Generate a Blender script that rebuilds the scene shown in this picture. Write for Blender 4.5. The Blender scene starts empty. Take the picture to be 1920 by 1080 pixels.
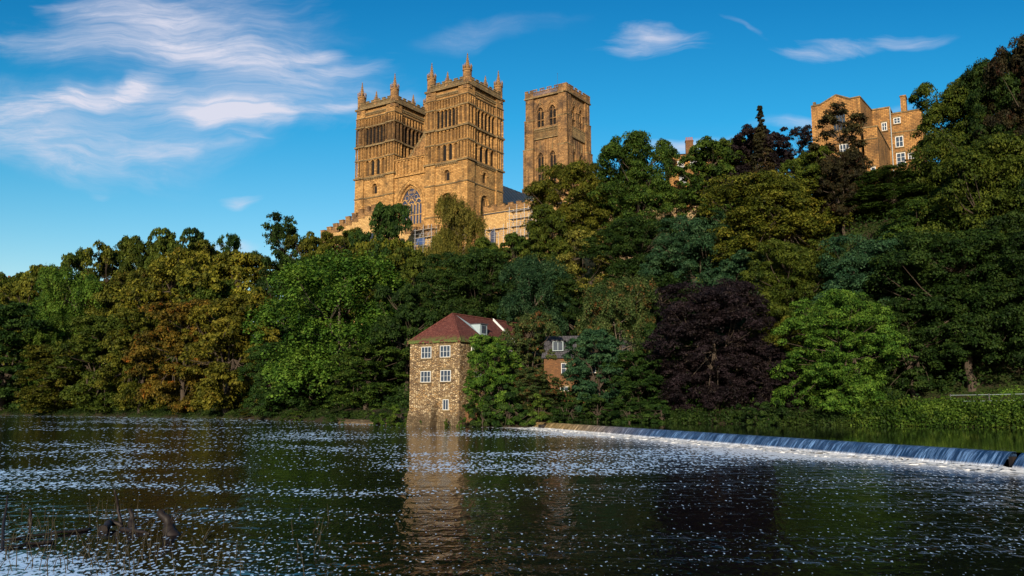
import bpy, math, random
import numpy as np
from mathutils import Vector, Matrix
R = math.radians
SC = bpy.context.scene
COL = SC.collection

# ------------------------------------------------------------------ camera
CAM_Z = 2.5
PITCH = R(7.76)
cam_data = bpy.data.cameras.new('camera')
cam_data.lens = 30; cam_data.sensor_width = 36
cam_data.clip_start = 0.1; cam_data.clip_end = 6000
cam = bpy.data.objects.new('camera', cam_data)
cam.location = (0, 0, CAM_Z); cam.rotation_euler = (R(90) + PITCH, 0, 0)
COL.objects.link(cam); SC.camera = cam
SC.view_settings.view_transform = 'Standard'; SC.view_settings.look = 'None'
SC.view_settings.gamma = 1; SC.view_settings.exposure = 0.55

# ------------------------------------------------------------------ sun and sky
SUN_AZ = R(10)          # the sun stands behind the viewer, this far to the left
SUN_EL = R(16)
sun_vec = Vector((-math.sin(SUN_AZ) * math.cos(SUN_EL), -math.cos(SUN_AZ) * math.cos(SUN_EL), math.sin(SUN_EL)))
sd = bpy.data.lights.new('sun', 'SUN'); sd.energy = 5.0; sd.angle = R(0.6); sd.color = (1.0, 0.83, 0.62)
so = bpy.data.objects.new('sun', sd); so.rotation_euler = sun_vec.to_track_quat('Z', 'Y').to_euler(); COL.objects.link(so)

def ray(px, py):
    """picture point (1920 wide) -> slope sideways and slope upward of the line of sight, per metre forward"""
    x = (px - 960) / 1600; y = (540 - py) / 1600
    f = math.cos(PITCH) - y * math.sin(PITCH)
    return x / f, (y * math.cos(PITCH) + math.sin(PITCH)) / f

class NT:
    def __init__(s, tree): s.t = tree; tree.nodes.clear()
    def n(s, typ, **kw):
        nd = s.t.nodes.new(typ)
        for k, v in kw.items():
            if k[0] == '_': nd.inputs[k[1:].replace('_', ' ')].default_value = v
            else: setattr(nd, k, v)
        return nd
    def l(s, a, b): s.t.links.new(a, b)
    def set(s, sock, v):
        if isinstance(v, (int, float, tuple)): sock.default_value = v
        else: s.l(v, sock)
    def math(s, op, a, b=0.0, c=None, clamp=False):
        m = s.n('ShaderNodeMath', operation=op, use_clamp=clamp)
        s.set(m.inputs[0], a); s.set(m.inputs[1], b)
        if c is not None: s.set(m.inputs[2], c)
        return m.outputs[0]
    def noise(s, vec, scale, detail=4, rough=.5, dist=0.0, lac=2.0):
        m = s.n('ShaderNodeTexNoise'); m.inputs['Scale'].default_value = scale; m.inputs['Detail'].default_value = detail
        m.inputs['Roughness'].default_value = rough; m.inputs['Distortion'].default_value = dist; m.inputs['Lacunarity'].default_value = lac
        if vec is not None: s.l(vec, m.inputs['Vector'])
        return m.outputs[0]
    def map(s, vec, loc=(0, 0, 0), rot=(0, 0, 0), scale=(1, 1, 1), typ='POINT'):
        m = s.n('ShaderNodeMapping', vector_type=typ); s.l(vec, m.inputs[0])
        m.inputs[1].default_value = loc; m.inputs[2].default_value = rot; m.inputs[3].default_value = scale
        return m.outputs[0]
    def ramp(s, fac, stops, interp='LINEAR'):
        m = s.n('ShaderNodeValToRGB'); cr = m.color_ramp; cr.interpolation = interp
        while len(cr.elements) < len(stops): cr.elements.new(.5)
        for e, (p, c) in zip(cr.elements, stops):
            e.position = p; e.color = c if len(c) == 4 else (*c, 1)
        s.l(fac, m.inputs[0]); return m.outputs[0]
    def rng(s, v, a, b, c=0.0, d=1.0, smooth=True):
        m = s.n('ShaderNodeMapRange', interpolation_type='SMOOTHSTEP' if smooth else 'LINEAR')
        s.set(m.inputs[0], v)
        for i, x in enumerate((a, b, c, d)): m.inputs[i + 1].default_value = x
        return m.outputs[0]
    def mix(s, fac, a, b, blend='MIX'):
        m = s.n('ShaderNodeMix', data_type='RGBA', blend_type=blend)
        s.set(m.inputs[0], fac)
        for i, v in ((6, a), (7, b)):
            if isinstance(v, tuple): m.inputs[i].default_value = v if len(v) == 4 else (*v, 1)
            else: s.l(v, m.inputs[i])
        return m.outputs[2]
    def sep(s, v):
        m = s.n('ShaderNodeSeparateXYZ'); s.l(v, m.inputs[0]); return m.outputs
    def comb(s, x=0.0, y=0.0, z=0.0):
        m = s.n('ShaderNodeCombineXYZ')
        for i, v in enumerate((x, y, z)): s.set(m.inputs[i], v)
        return m.outputs[0]

world = bpy.data.worlds.new('World'); SC.world = world; world.use_nodes = True
w = NT(world.node_tree)
sky = w.n('ShaderNodeTexSky', sky_type='NISHITA', sun_disc=False, sun_elevation=SUN_EL, sun_rotation=math.pi + SUN_AZ)
sky.air_density = 1.0; sky.dust_density = 0.6; sky.ozone_density = 2.5
hs = w.n('ShaderNodeHueSaturation'); w.l(sky.outputs[0], hs.inputs['Color'])
hs.inputs['Hue'].default_value = 0.487; hs.inputs['Saturation'].default_value = 1.32; hs.inputs['Value'].default_value = 1.0
tc = w.n('ShaderNodeTexCoord'); d = w.sep(tc.outputs['Generated'])
yy = w.math('MAXIMUM', d[1], 0.05)
a_ = w.math('DIVIDE', d[0], yy); b_ = w.math('DIVIDE', d[2], yy)
ab = w.comb(a_, b_, 0.0)
# cirrus: streaky noise inside soft patches fixed in the sky
wn = w.n('ShaderNodeTexNoise'); wn.inputs['Scale'].default_value = 4.0; wn.inputs['Detail'].default_value = 4; w.l(ab, wn.inputs['Vector'])
wv = w.n('ShaderNodeVectorMath', operation='MULTIPLY_ADD'); w.l(wn.outputs['Color'], wv.inputs[0]); wv.inputs[1].default_value = (.24, .12, 0); w.l(ab, wv.inputs[2])
wab = wv.outputs[0]
def streak(rot, sx, sy, seed, rough=.6, lo=.36, hi=.72):
    v = w.map(wab, (seed, seed * .7, seed), (0, 0, rot), (sx, sy, 1))
    return w.noise(v, 1.0, 10, rough, .45)
st = {'a': streak(R(-12), 5, 26, 3.1), 'b': streak(R(18), 5, 30, 7.7), 'v': streak(R(-5), 3.5, 9, 5.3, .62, .22, .68)}
PATCH = [  # px, py, half width, half height, tilt, weight, streak kind
    (330, 60, 330, 95, -4, .80, 'v'), (430, 105, 190, 50, 4, .75, 'v'), (250, 20, 230, 60, 10, .5, 'a'),
    (170, 208, 250, 34, -9, 1.25, 'b'), (60, 225, 170, 40, -8, .9, 'b'), (270, 178, 90, 26, -38, .8, 'b'),
    (400, 228, 125, 34, 2, 1.1, 'v'), (380, 226, 75, 24, 0, 1.0, 'v'), (560, 218, 230, 20, -5, .95, 'b'), (300, 288, 150, 26, -4, .8, 'b'),
    (600, 140, 190, 34, -12, .65, 'b'), (560, 108, 90, 18, -12, .6, 'b'), (90, 290, 240, 60, 8, .65, 'v'), (120, 320, 160, 16, 7, .8, 'a'),
    (420, 270, 70, 17, 10, .85, 'a'), (470, 180, 330, 95, 2, .42, 'v'), (200, 250, 330, 90, 4, .42, 'v'),
    (1190, 58, 170, 40, 3, .8, 'b'), (1215, 38, 80, 17, 8, .55, 'a'), (1560, 80, 180, 32, -5, .62, 'b'), (1730, 57, 110, 22, 8, .5, 'a'),
    (1365, 42, 60, 16, 45, .3, 'a'), (460, 380, 55, 16, 0, .8, 'a'), (185, 368, 40, 12, 0, .5, 'a'), (1270, 275, 75, 22, 0, .9, 'v'),
    (470, 455, 60, 12, 0, .7, 'v'), (1480, 245, 120, 18, 0, .55, 'v'), (1650, 200, 150, 16, -6, .35, 'a'), (900, 60, 160, 30, -8, .22, 'v'),
    (720, 190, 120, 25, 5, .4, 'a'),
]
LH = {'a': (.34, .86), 'b': (.32, .84), 'v': (.16, .82)}
tot = None
for (px, py, hw, hh, tilt, wt, k) in PATCH:
    A, B = ray(px, py)
    v = w.map(wab, (A + .12, B + .06, 0), (0, 0, R(-tilt)), (hw / 1600 * 1.25, hh / 1600 * 1.35, 1), 'TEXTURE')
    ln = w.n('ShaderNodeVectorMath', operation='LENGTH'); w.l(v, ln.inputs[0])
    Mk = w.rng(ln.outputs['Value'], 1.25, 0.0, 0.0, 1.0)
    nz = w.math('MULTIPLY_ADD', Mk, .52, w.math('SUBTRACT', st[k], .44))
    m = w.math('MULTIPLY', w.rng(nz, *LH[k]), w.math('MULTIPLY', w.rng(Mk, 0.0, .4), wt))
    tot = m if tot is None else w.math('ADD', tot, m)
front = w.rng(d[1], 0.05, 0.2)
fib = w.rng(w.noise(w.map(wab, (0, 0, 0), (0, 0, R(8)), (9, 70, 1)), 1.0, 10, .72, .5), .30, .70, .45, 1.2)
cl = w.math('MULTIPLY', w.math('MULTIPLY', tot, fib), front, clamp=True)
cl = w.math('MULTIPLY', w.math('POWER', cl, .85), .95)
bg = w.n('ShaderNodeBackground'); bg.inputs[1].default_value = 0.10
# the sky is deeper away from the horizon
deep = w.ramp(b_, [(0.0, (1.9, 1.12, 1.0)), (.16, (1.25, 1.08, 1.0)), (.34, (.34, .96, 1.05)), (.6, (.05, .62, .88))])
skyc = w.mix(w.math('MULTIPLY', front, 1.0), hs.outputs[0], w.mix(1.0, hs.outputs[0], deep, 'MULTIPLY'))
w.l(w.mix(cl, skyc, (5.1, 5.1, 5.9)), bg.inputs[0])
wo = w.n('ShaderNodeOutputWorld'); w.l(bg.outputs[0], wo.inputs[0])

# ------------------------------------------------------------------ helpers
rnd = random.Random(7)
def prop(o, label=None, cat=None, group=None, kind=None):
    if label: o['label'] = label
    if cat: o['category'] = cat
    if group: o['group'] = group
    if kind: o['kind'] = kind
    return o
def empty(name, loc=(0, 0, 0), rz=0.0, parent=None):
    o = bpy.data.objects.new(name, None); o.location = loc; o.rotation_euler = (0, 0, rz); o.empty_display_size = 1
    COL.objects.link(o); o.parent = parent; return o
def link(name, me, parent=None, mat=None):
    o = bpy.data.objects.new(name, me); COL.objects.link(o); o.parent = parent
    if mat is not None:
        if not me.materials: me.materials.append(mat)
    return o
class MB:
    """collects plain faces and builds ONE mesh"""
    def __init__(s): s.v = []; s.f = []; s.M = None
    def add(s, vs, fs):
        b = len(s.v)
        if s.M is not None: vs = [tuple(s.M @ Vector(p)) for p in vs]
        s.v += vs; s.f += [tuple(b + i for i in f) for f in fs]
    def quad(s, *p): s.add(list(p), [tuple(range(len(p)))])
    def box(s, x0, x1, y0, y1, z0, z1):
        s.add([(x0, y0, z0), (x1, y0, z0), (x1, y1, z0), (x0, y1, z0), (x0, y0, z1), (x1, y0, z1), (x1, y1, z1), (x0, y1, z1)],
              [(0, 3, 2, 1), (4, 5, 6, 7), (0, 1, 5, 4), (1, 2, 6, 5), (2, 3, 7, 6), (3, 0, 4, 7)])
    def prism(s, poly, y0, y1):
        """poly of (x,z), extruded along y"""
        n = len(poly)
        s.add([(x, y0, z) for x, z in poly] + [(x, y1, z) for x, z in poly],
              [tuple(range(n)), tuple(range(2 * n - 1, n - 1, -1))] + [(i, i + n, (i + 1) % n + n, (i + 1) % n) for i in range(n)])
    def lathe(s, cx, cy, prof, n=8, ph=0.0):
        vs = []; fs = []
        for r, z in prof:
            for i in range(n):
                a = ph + 2 * math.pi * i / n; vs.append((cx + r * math.cos(a), cy + r * math.sin(a), z))
        for k in range(len(prof) - 1):
            for i in range(n):
                j = (i + 1) % n; fs.append((k * n + i, k * n + j, (k + 1) * n + j, (k + 1) * n + i))
        fs.append(tuple(range(n - 1, -1, -1))); fs.append(tuple((len(prof) - 1) * n + i for i in range(n)))
        s.add(vs, fs)
    def tube(s, p, q, r0, r1=None, n=6):
        r1 = r0 if r1 is None else r1
        p = Vector(p); q = Vector(q); dd = q - p
        if dd.length < 1e-6: return
        qt = dd.to_track_quat('Z', 'Y').to_matrix()
        vs = []
        for c, r in ((p, r0), (q, r1)):
            for i in range(n):
                a = 2 * math.pi * i / n; vs.append(tuple(c + qt @ Vector((r * math.cos(a), r * math.sin(a), 0))))
        s.add(vs, [(i, (i + 1) % n, n + (i + 1) % n, n + i) for i in range(n)] + [tuple(range(n - 1, -1, -1)), tuple(range(n, 2 * n))])
    def mesh(s, name):
        me = bpy.data.meshes.new(name); me.from_pydata(s.v, [], s.f); me.update(); return me
    def build(s, name, mat, parent=None):
        return link(name, s.mesh(name), parent, mat)
def np_mesh(name, V, F, smooth=False):
    """V (n,3), F (m,k) with constant k"""
    me = bpy.data.meshes.new(name); n, k = F.shape
    me.vertices.add(len(V)); me.vertices.foreach_set('co', V.astype(np.float32).ravel())
    me.loops.add(n * k); me.loops.foreach_set('vertex_index', F.astype(np.int32).ravel())
    me.polygons.add(n); me.polygons.foreach_set('loop_start', np.arange(0, n * k, k, dtype=np.int32))
    me.polygons.foreach_set('loop_total', np.full(n, k, dtype=np.int32))
    me.polygons.foreach_set('use_smooth', np.full(n, smooth))
    me.update(calc_edges=True); return me

# ------------------------------------------------------------------ materials
def new_mat(name):
    m = bpy.data.materials.new(name); m.use_nodes = True; return m, NT(m.node_tree)
def finish(t, col, rough=.9, bump=None, bs=.3, bd=.05, spec=.3, metal=0.0):
    p = t.n('ShaderNodeBsdfPrincipled'); t.set(p.inputs['Base Color'], col if not isinstance(col, tuple) else (*col[:3], 1))
    t.set(p.inputs['Roughness'], rough); p.inputs['Specular IOR Level'].default_value = spec; p.inputs['Metallic'].default_value = metal
    if bump is not None:
        b = t.n('ShaderNodeBump'); b.inputs['Strength'].default_value = bs; b.inputs['Distance'].default_value = bd
        t.l(bump, b.inputs['Height']); t.l(b.outputs[0], p.inputs['Normal'])
    o = t.n('ShaderNodeOutputMaterial'); t.l(p.outputs[0], o.inputs[0]); return p
def flat(name, col, rough=.8, metal=0.0, vary=.25, scale=2.0):
    m, t = new_mat(name); tc = t.n('ShaderNodeTexCoord')
    n = t.noise(tc.outputs['Object'], scale, 5)
    c = t.mix(n, tuple(x * (1 - vary) for x in col), tuple(min(1, x * (1 + vary)) for x in col))
    finish(t, c, rough, n, .15, .02, .3, metal); return m
def stone(name, c1, c2, mortar, dark, bw=.9, bh=.38, darkamt=.55, stain_lo=.45, soot=False):
    m, t = new_mat(name); tc = t.n('ShaderNodeTexCoord'); o = tc.outputs['Object']; s = t.sep(o)
    bv = t.comb(t.math('ADD', s[0], s[1]), s[2], 0.0)
    wob = t.n('ShaderNodeTexNoise'); wob.inputs['Scale'].default_value = 1.3; t.l(bv, wob.inputs['Vector'])
    bv2 = t.n('ShaderNodeVectorMath', operation='MULTIPLY_ADD'); t.l(wob.outputs['Color'], bv2.inputs[0]); bv2.inputs[1].default_value = (.12, .1, 0); t.l(bv, bv2.inputs[2])
    br = t.n('ShaderNodeTexBrick', offset=.5, squash=1.0); t.l(bv2.outputs[0], br.inputs['Vector'])
    br.inputs['Color1'].default_value = (*c1, 1); br.inputs['Color2'].default_value = (*c2, 1); br.inputs['Mortar'].default_value = (*mortar, 1)
    br.inputs['Scale'].default_value = 1; br.inputs['Brick Width'].default_value = bw; br.inputs['Row Height'].default_value = bh
    br.inputs['Mortar Size'].default_value = .03; br.inputs['Mortar Smooth'].default_value = .4; br.inputs['Bias'].default_value = 0
    n1 = t.noise(o, .35, 8, .62); n2 = t.noise(o, 2.6, 6, .7); n3 = t.noise(t.map(o, scale=(1.2, 1.2, .12)), 1, 6, .6)
    c = t.mix(t.rng(n2, .3, .7, 0, .75), br.outputs[0], t.mix(.5, c2, dark))
    c = t.mix(t.rng(n1, stain_lo, stain_lo + .3, 0, darkamt), c, dark)
    c = t.mix(t.rng(n3, .52, .8, 0, darkamt), c, dark)
    n4 = t.noise(o, 1.1, 7, .75); c = t.mix(t.rng(n4, .54, .70, 0, darkamt * .9), c, dark)
    if soot:
        zb_ = t.math('MULTIPLY', t.rng(s[2], 33.5, 35.2), t.rng(s[2], 41.5, 39.0)); xl = t.rng(s[0], -20.5, -21.5)
        yl = t.rng(s[1], -1, 9, .7, 1.0)
        so_ = t.math('MULTIPLY', t.math('MULTIPLY', zb_, xl), t.rng(t.noise(o, .8, 5, .6), .25, .6, .3, .93))
        c = t.mix(so_, c, (.022, .017, .014))
        c = t.mix(t.math('MULTIPLY', t.rng(s[2], 25, 44, 0, .42), t.rng(n1, .35, .6, .4, 1)), c, (.15, .085, .04))
    h = t.math('ADD', t.math('MULTIPLY', br.outputs[1], -1.0), t.math('MULTIPLY', n2, 1.6))
    finish(t, c, .92, h, .75, .08, .15); return m
M = {}
M['stone'] = stone('sandstone', (.60, .355, .130), (.34, .185, .062), (.09, .055, .028), (.05, .035, .022), darkamt=.80, stain_lo=.45, soot=True)
M['stone2'] = stone('weathered_sandstone', (.45, .26, .105), (.24, .135, .055), (.07, .045, .03), (.045, .032, .026), darkamt=.85, stain_lo=.40)
M['stone3'] = stone('warm_ashlar', (.62, .42, .18), (.45, .28, .11), (.2, .12, .05), (.16, .10, .055), .7, .34, .4)
M['inner'] = stone('recess_shade_stone', (.20, .115, .045), (.12, .07, .03), (.05, .035, .02), (.03, .022, .016), darkamt=.7)  # darker copy of the stone: arch shade in the recesses put into the colour
M['trim'] = stone('string_stone', (.27, .20, .10), (.18, .125, .06), (.08, .06, .04), (.04, .035, .028), 1.2, .5, .6)
M['rubble'] = stone('rubble_stone', (.46, .30, .13), (.27, .17, .075), (.16, .12, .075), (.08, .055, .035), .42, .17, .6)
M['brick'] = stone('orange_brick', (.26, .12, .045), (.13, .065, .03), (.15, .09, .05), (.08, .045, .03), .45, .15, .5)
M['college'] = stone('college_stone', (.50, .275, .09), (.33, .165, .055), (.12, .07, .035), (.06, .04, .025), .6, .24, .8, .42)
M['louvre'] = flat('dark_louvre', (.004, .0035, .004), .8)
M['glass'] = flat('window_glass', (.03, .045, .07), .12, vary=.4)
M['bigglass'] = flat('leaded_glass', (.035, .045, .085), .25, vary=.5, scale=1.2)
M['white'] = flat('white_paint', (.56, .58, .58), .5, vary=.08)
M['lead'] = flat('lead_sheet', (.26, .33, .36), .45, vary=.15)
M['slate'] = stone('grey_slate', (.11, .11, .13), (.07, .07, .085), (.03, .03, .035), (.04, .035, .04), .3, .22, .4)
M['metal'] = flat('scaffold_metal', (.30, .31, .33), .4, .3)
M['iron'] = flat('dark_iron', (.05, .05, .055), .6)
M['copper'] = flat('aged_lead_roof', (.13, .16, .17), .5, vary=.35, scale=.6)
M['plank'] = flat('wood_plank', (.3, .22, .13), .8)
M['blue'] = flat('blue_sheet', (.03, .06, .16), .6)
M['wood'] = flat('wet_driftwood', (.014, .010, .009), .6, vary=.5, scale=6)
M['bark'] = flat('bark', (.05, .038, .028), .9, vary=.5, scale=3)
M['palebark'] = flat('pale_bark', (.10, .085, .065), .9, vary=.5, scale=3)
M['reed'] = flat('reed_stem', (.035, .03, .018), .8, vary=.5, scale=4)
M['pot'] = flat('clay_pot', (.28, .10, .05), .8)

def rubble_mat():
    m, t = new_mat('rubble_stone'); tc = t.n('ShaderNodeTexCoord'); o = tc.outputs['Object']; s = t.sep(o)
    v2 = t.comb(t.math('MULTIPLY', t.math('ADD', s[0], s[1]), 3.0), t.math('MULTIPLY', s[2], 6.2), 0.0)
    vo = t.n('ShaderNodeTexVoronoi', voronoi_dimensions='2D'); t.l(v2, vo.inputs['Vector']); vo.inputs['Scale'].default_value = 1.0
    ve = t.n('ShaderNodeTexVoronoi', voronoi_dimensions='2D', feature='DISTANCE_TO_EDGE'); t.l(v2, ve.inputs['Vector']); ve.inputs['Scale'].default_value = 1.0
    cs = t.sep(vo.outputs['Color']); n1 = t.noise(o, .5, 6, .6); n2 = t.noise(o, 5, 5, .7)
    c = t.ramp(cs[0], [(.0, (.07, .05, .035)), (.2, (.24, .17, .10)), (.45, (.42, .31, .17)), (.65, (.60, .50, .33)), (.82, (.38, .24, .10)), (1.0, (.13, .10, .08))])
    c = t.mix(t.rng(n2, .35, .7, 0, .6), c, (.20, .13, .07)); c = t.mix(t.rng(n1, .48, .7, 0, .65), c, (.13, .085, .05))
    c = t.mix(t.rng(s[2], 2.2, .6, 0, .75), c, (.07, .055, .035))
    c = t.mix(t.rng(ve.outputs['Distance'], .14, .02), c, (.10, .07, .04))
    finish(t, c, .93, t.math('ADD', t.rng(ve.outputs['Distance'], 0, .2), t.math('MULTIPLY', n2, .6)), .9, .1, .15); return m
M['rubble'] = rubble_mat()
def tile_mat():
    m, t = new_mat('red_pantile'); tc = t.n('ShaderNodeTexCoord'); o = tc.outputs['Object']; s = t.sep(o)
    u = t.math('ADD', s[0], s[1]);
    wx = t.math('SINE', t.math('MULTIPLY', u, 24.0)); row = t.math('FRACT', t.math('MULTIPLY', s[2], 4.2))
    n = t.noise(t.map(o, scale=(1, 1, 2.2)), 3.0, 7, .8); n2 = t.noise(o, .7, 5)
    c = t.ramp(n, [(.3, (.035, .014, .012)), (.5, (.105, .032, .026)), (.7, (.23, .095, .07))])
    c = t.mix(t.rng(row, .8, 1.0, 0, .5), c, (.05, .02, .02))
    c = t.mix(t.rng(n2, .52, .7, 0, .4), c, (.09, .04, .035))
    low = t.math('MULTIPLY', t.rng(s[2], 10.7, 9.7, 0, 1), t.rng(t.noise(o, 2.0, 5), .38, .55))
    c = t.mix(low, c, (.09, .12, .03))
    h = t.math('ADD', wx, t.math('MULTIPLY', row, -1.5))
    finish(t, c, .85, h, .6, .05, .2); return m
M['tile'] = tile_mat()

def leaf_mat(name, dark, mid, light, accent=None, acc=.0, trans=.2):
    K = .76; dark, mid, light = (tuple(v * K for v in c_) for c_ in (dark, mid, light)); accent = accent and tuple(v * K for v in accent)
    m, t = new_mat(name); g = t.n('ShaderNodeNewGeometry'); tc = t.n('ShaderNodeTexCoord'); oi = t.n('ShaderNodeObjectInfo')
    off = t.n('ShaderNodeVectorMath', operation='ADD'); t.l(tc.outputs['Object'], off.inputs[0])
    rv = t.comb(t.math('MULTIPLY', oi.outputs['Random'], 91.0), 0.0, 0.0); t.l(rv, off.inputs[1])
    n = t.noise(off.outputs[0], .42, 5, .65)
    f = t.math('ADD', t.math('MULTIPLY', g.outputs['Random Per Island'], .45), t.math('MULTIPLY', t.rng(n, .32, .68), .60))
    c = t.ramp(f, [(.12, dark), (.5, mid), (.92, light)])
    if accent:
        n2 = t.noise(off.outputs[0], .55, 5, .7)
        k = t.math('MULTIPLY', t.rng(n2, .5, .66), t.rng(g.outputs['Random Per Island'], .3, .7, .2, 1.0))
        c = t.mix(t.math('MULTIPLY', k, acc), c, accent)
    hv = t.n('ShaderNodeHueSaturation'); t.l(c, hv.inputs['Color']); t.l(t.rng(oi.outputs['Random'], 0, 1, .82, 1.18, False), hv.inputs['Value'])
    t.l(t.rng(oi.outputs['Random'], 0, 1, .495, .508, False), hv.inputs['Hue'])
    p = t.n('ShaderNodeBsdfPrincipled'); t.l(hv.outputs[0], p.inputs['Base Color']); p.inputs['Roughness'].default_value = .6; p.inputs['Specular IOR Level'].default_value = .10
    tr = t.n('ShaderNodeBsdfTranslucent'); t.l(t.mix(1.0, hv.outputs[0], (1.1, 1.25, .5), 'MULTIPLY'), tr.inputs[0])
    mx = t.n('ShaderNodeMixShader'); mx.inputs[0].default_value = trans; t.l(p.outputs[0], mx.inputs[1]); t.l(tr.outputs[0], mx.inputs[2])
    o = t.n('ShaderNodeOutputMaterial'); t.l(mx.outputs[0], o.inputs[0]); return m
L = {
 'olive':  leaf_mat('olive_leaves', (.014, .022, .003), (.062, .080, .008), (.17, .175, .022), (.22, .12, .012), .4),
 'yellow': leaf_mat('yellowing_leaves', (.022, .028, .004), (.090, .098, .010), (.235, .215, .025), (.28, .14, .014), .4),
 'orange': leaf_mat('orange_leaves', (.022, .026, .004), (.085, .068, .010), (.20, .14, .018), (.30, .075, .010), .85),
 'green':  leaf_mat('green_leaves', (.006, .018, .003), (.030, .066, .009), (.09, .145, .02), (.11, .11, .016), .5),
 'bright': leaf_mat('bright_green_leaves', (.008, .026, .004), (.044, .100, .011), (.135, .225, .028), (.13, .13, .02), .5),
 'dark':   leaf_mat('dark_green_leaves', (.006, .016, .004), (.018, .044, .008), (.05, .085, .015)),  # also stands in for shade low on the right slope and along the bank
 'teal':   leaf_mat('blue_green_leaves', (.008, .026, .012), (.025, .070, .030), (.065, .125, .05)),
 'purple': leaf_mat('copper_purple_leaves', (.004, .003, .004), (.010, .007, .009), (.030, .020, .025), (.03, .02, .008), .5, .08),
 'redmix': leaf_mat('green_and_red_leaves', (.012, .030, .010), (.045, .075, .02), (.10, .13, .04), (.26, .07, .03), .8),
 'sparse': leaf_mat('pale_olive_leaves', (.04, .045, .008), (.11, .11, .018), (.22, .20, .04), (.30, .20, .04), .5),
 'maroon': leaf_mat('dark_red_leaves', (.006, .006, .004), (.020, .020, .008), (.05, .045, .016), (.07, .025, .012), .7, .12),
 'midgreen': leaf_mat('mid_green_leaves', (.012, .026, .004), (.045, .072, .008), (.11, .14, .018), (.14, .11, .02), .3),
}

# ------------------------------------------------------------------ terrain
EB = [(-900, 700), (-400, 400), (-220, 280), (-160, 235), (-121, 204), (-80, 178), (-44, 150), (-24, 121), (-13.6, 105.5), (-5.6, 98.8), (2, 94.5), (12, 90), (25, 81), (41, 70), (60, 60), (90, 45), (140, 20), (400, -150), (900, -500)]
WB = [(-900, 420), (-400, 230), (-160, 100), (-70, 44), (-25, 8), (0, 3.4), (22, 3.4), (30, 0), (60, -10), (400, -220), (900, -560)]
ebx, eby = zip(*EB); wbx, wby = zip(*WB)
def bankY(x): return np.interp(x, ebx, eby)
def seg_dist(X, Y, P):
    best = np.full(np.shape(X), 1e9)
    for (x0, y0), (x1, y1) in zip(P[:-1], P[1:]):
        dx, dy = x1 - x0, y1 - y0
        t = np.clip(((X - x0) * dx + (Y - y0) * dy) / (dx * dx + dy * dy), 0, 1)
        best = np.minimum(best, np.hypot(X - x0 - t * dx, Y - y0 - t * dy))
    return best
def ground(X, Y):
    X = np.asarray(X, float); Y = np.asarray(Y, float)
    de = seg_dist(X, Y, EB) * np.where(Y > np.interp(X, ebx, eby), 1, -1)
    dw = seg_dist(X, Y, WB) * np.where(Y < np.interp(X, wbx, wby), 1, -1)
    H = np.interp(X, [-300, -120, -60, -36, 20, 60, 400], [15, 17, 24, 30, 30, 34, 35])
    de = np.where(de > 8, 8 + (de - 8) * np.interp(X, [28, 45], [1.0, 1.55]), de)
    e = np.interp(de, [0, 2.5, 9, 16, 30, 46, 64, 72], [0, .045, .075, .14, .40, .70, .98, 1.0]) * H + .35
    wst = np.interp(dw, [0, 2, 10, 30, 60], [.35, .9, 2.0, 9, 17])
    bed = -np.clip(np.minimum(-de, -dw) * .6, 0, 1.6) + .3
    h = np.where(de > 0, e, np.where(dw > 0, wst, bed))
    n = .35 * np.sin(X * .31 + 1.3) * np.sin(Y * .27) + .2 * np.sin(X * .83) * np.sin(Y * .71 + 2)
    return h + np.where(de > 6, n, 0)
def gz(x, y): return float(ground(x, y))
gx = np.unique(np.concatenate([np.linspace(-900, -170, 40), np.linspace(-170, 110, 201), np.linspace(110, 900, 40)]))
gy = np.unique(np.concatenate([np.linspace(-500, -40, 30), np.linspace(-40, 280, 230), np.linspace(280, 1500, 50)]))
GX, GY = np.meshgrid(gx, gy); GZ = ground(GX, GY)
nx, ny = len(gx), len(gy); ii = np.arange(nx * ny).reshape(ny, nx)
Fg = np.stack([ii[:-1, :-1], ii[:-1, 1:], ii[1:, 1:], ii[1:, :-1]], -1).reshape(-1, 4)
def ground_mat():
    m, t = new_mat('earth_and_grass'); g = t.n('ShaderNodeNewGeometry')
    n = t.noise(g.outputs['Position'], .25, 6); n2 = t.noise(g.outputs['Position'], 3, 6, .7)
    c = t.mix(t.rng(n, .4, .6), (.035, .028, .018), (.022, .042, .008)); c = t.mix(t.rng(n2, .3, .7, 0, .5), c, (.03, .022, .014))
    finish(t, c, .95, n2, .8, .2, .1); return m
prop(link('ground', np_mesh('ground', np.stack([GX, GY, GZ], -1).reshape(-1, 3), Fg, True), None, ground_mat()), kind='structure')

# ------------------------------------------------------------------ river and weir
UP = 0.62
WA = (3.2, 91.5); WC = (19.9, 34.4); WE = (26.5, 9.0)      # line of the weir crest: far end, side gap, near end
def wline(t):            # 0 far .. 1 at the gap, beyond 1 the near part
    if t <= 1: return (WA[0] + (WC[0] - WA[0]) * t, WA[1] + (WC[1] - WA[1]) * t)
    return (WC[0] + (WE[0] - WC[0]) * (t - 1), WC[1] + (WE[1] - WC[1]) * (t - 1))
wdx, wdy = WC[0] - WA[0], WC[1] - WA[1]; wl = math.hypot(wdx, wdy); WD = (wdx / wl, wdy / wl)
WN = (WD[1], -WD[0])     # points downstream
if WN[0] > 0: WN = (-WN[0], -WN[1])

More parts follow.
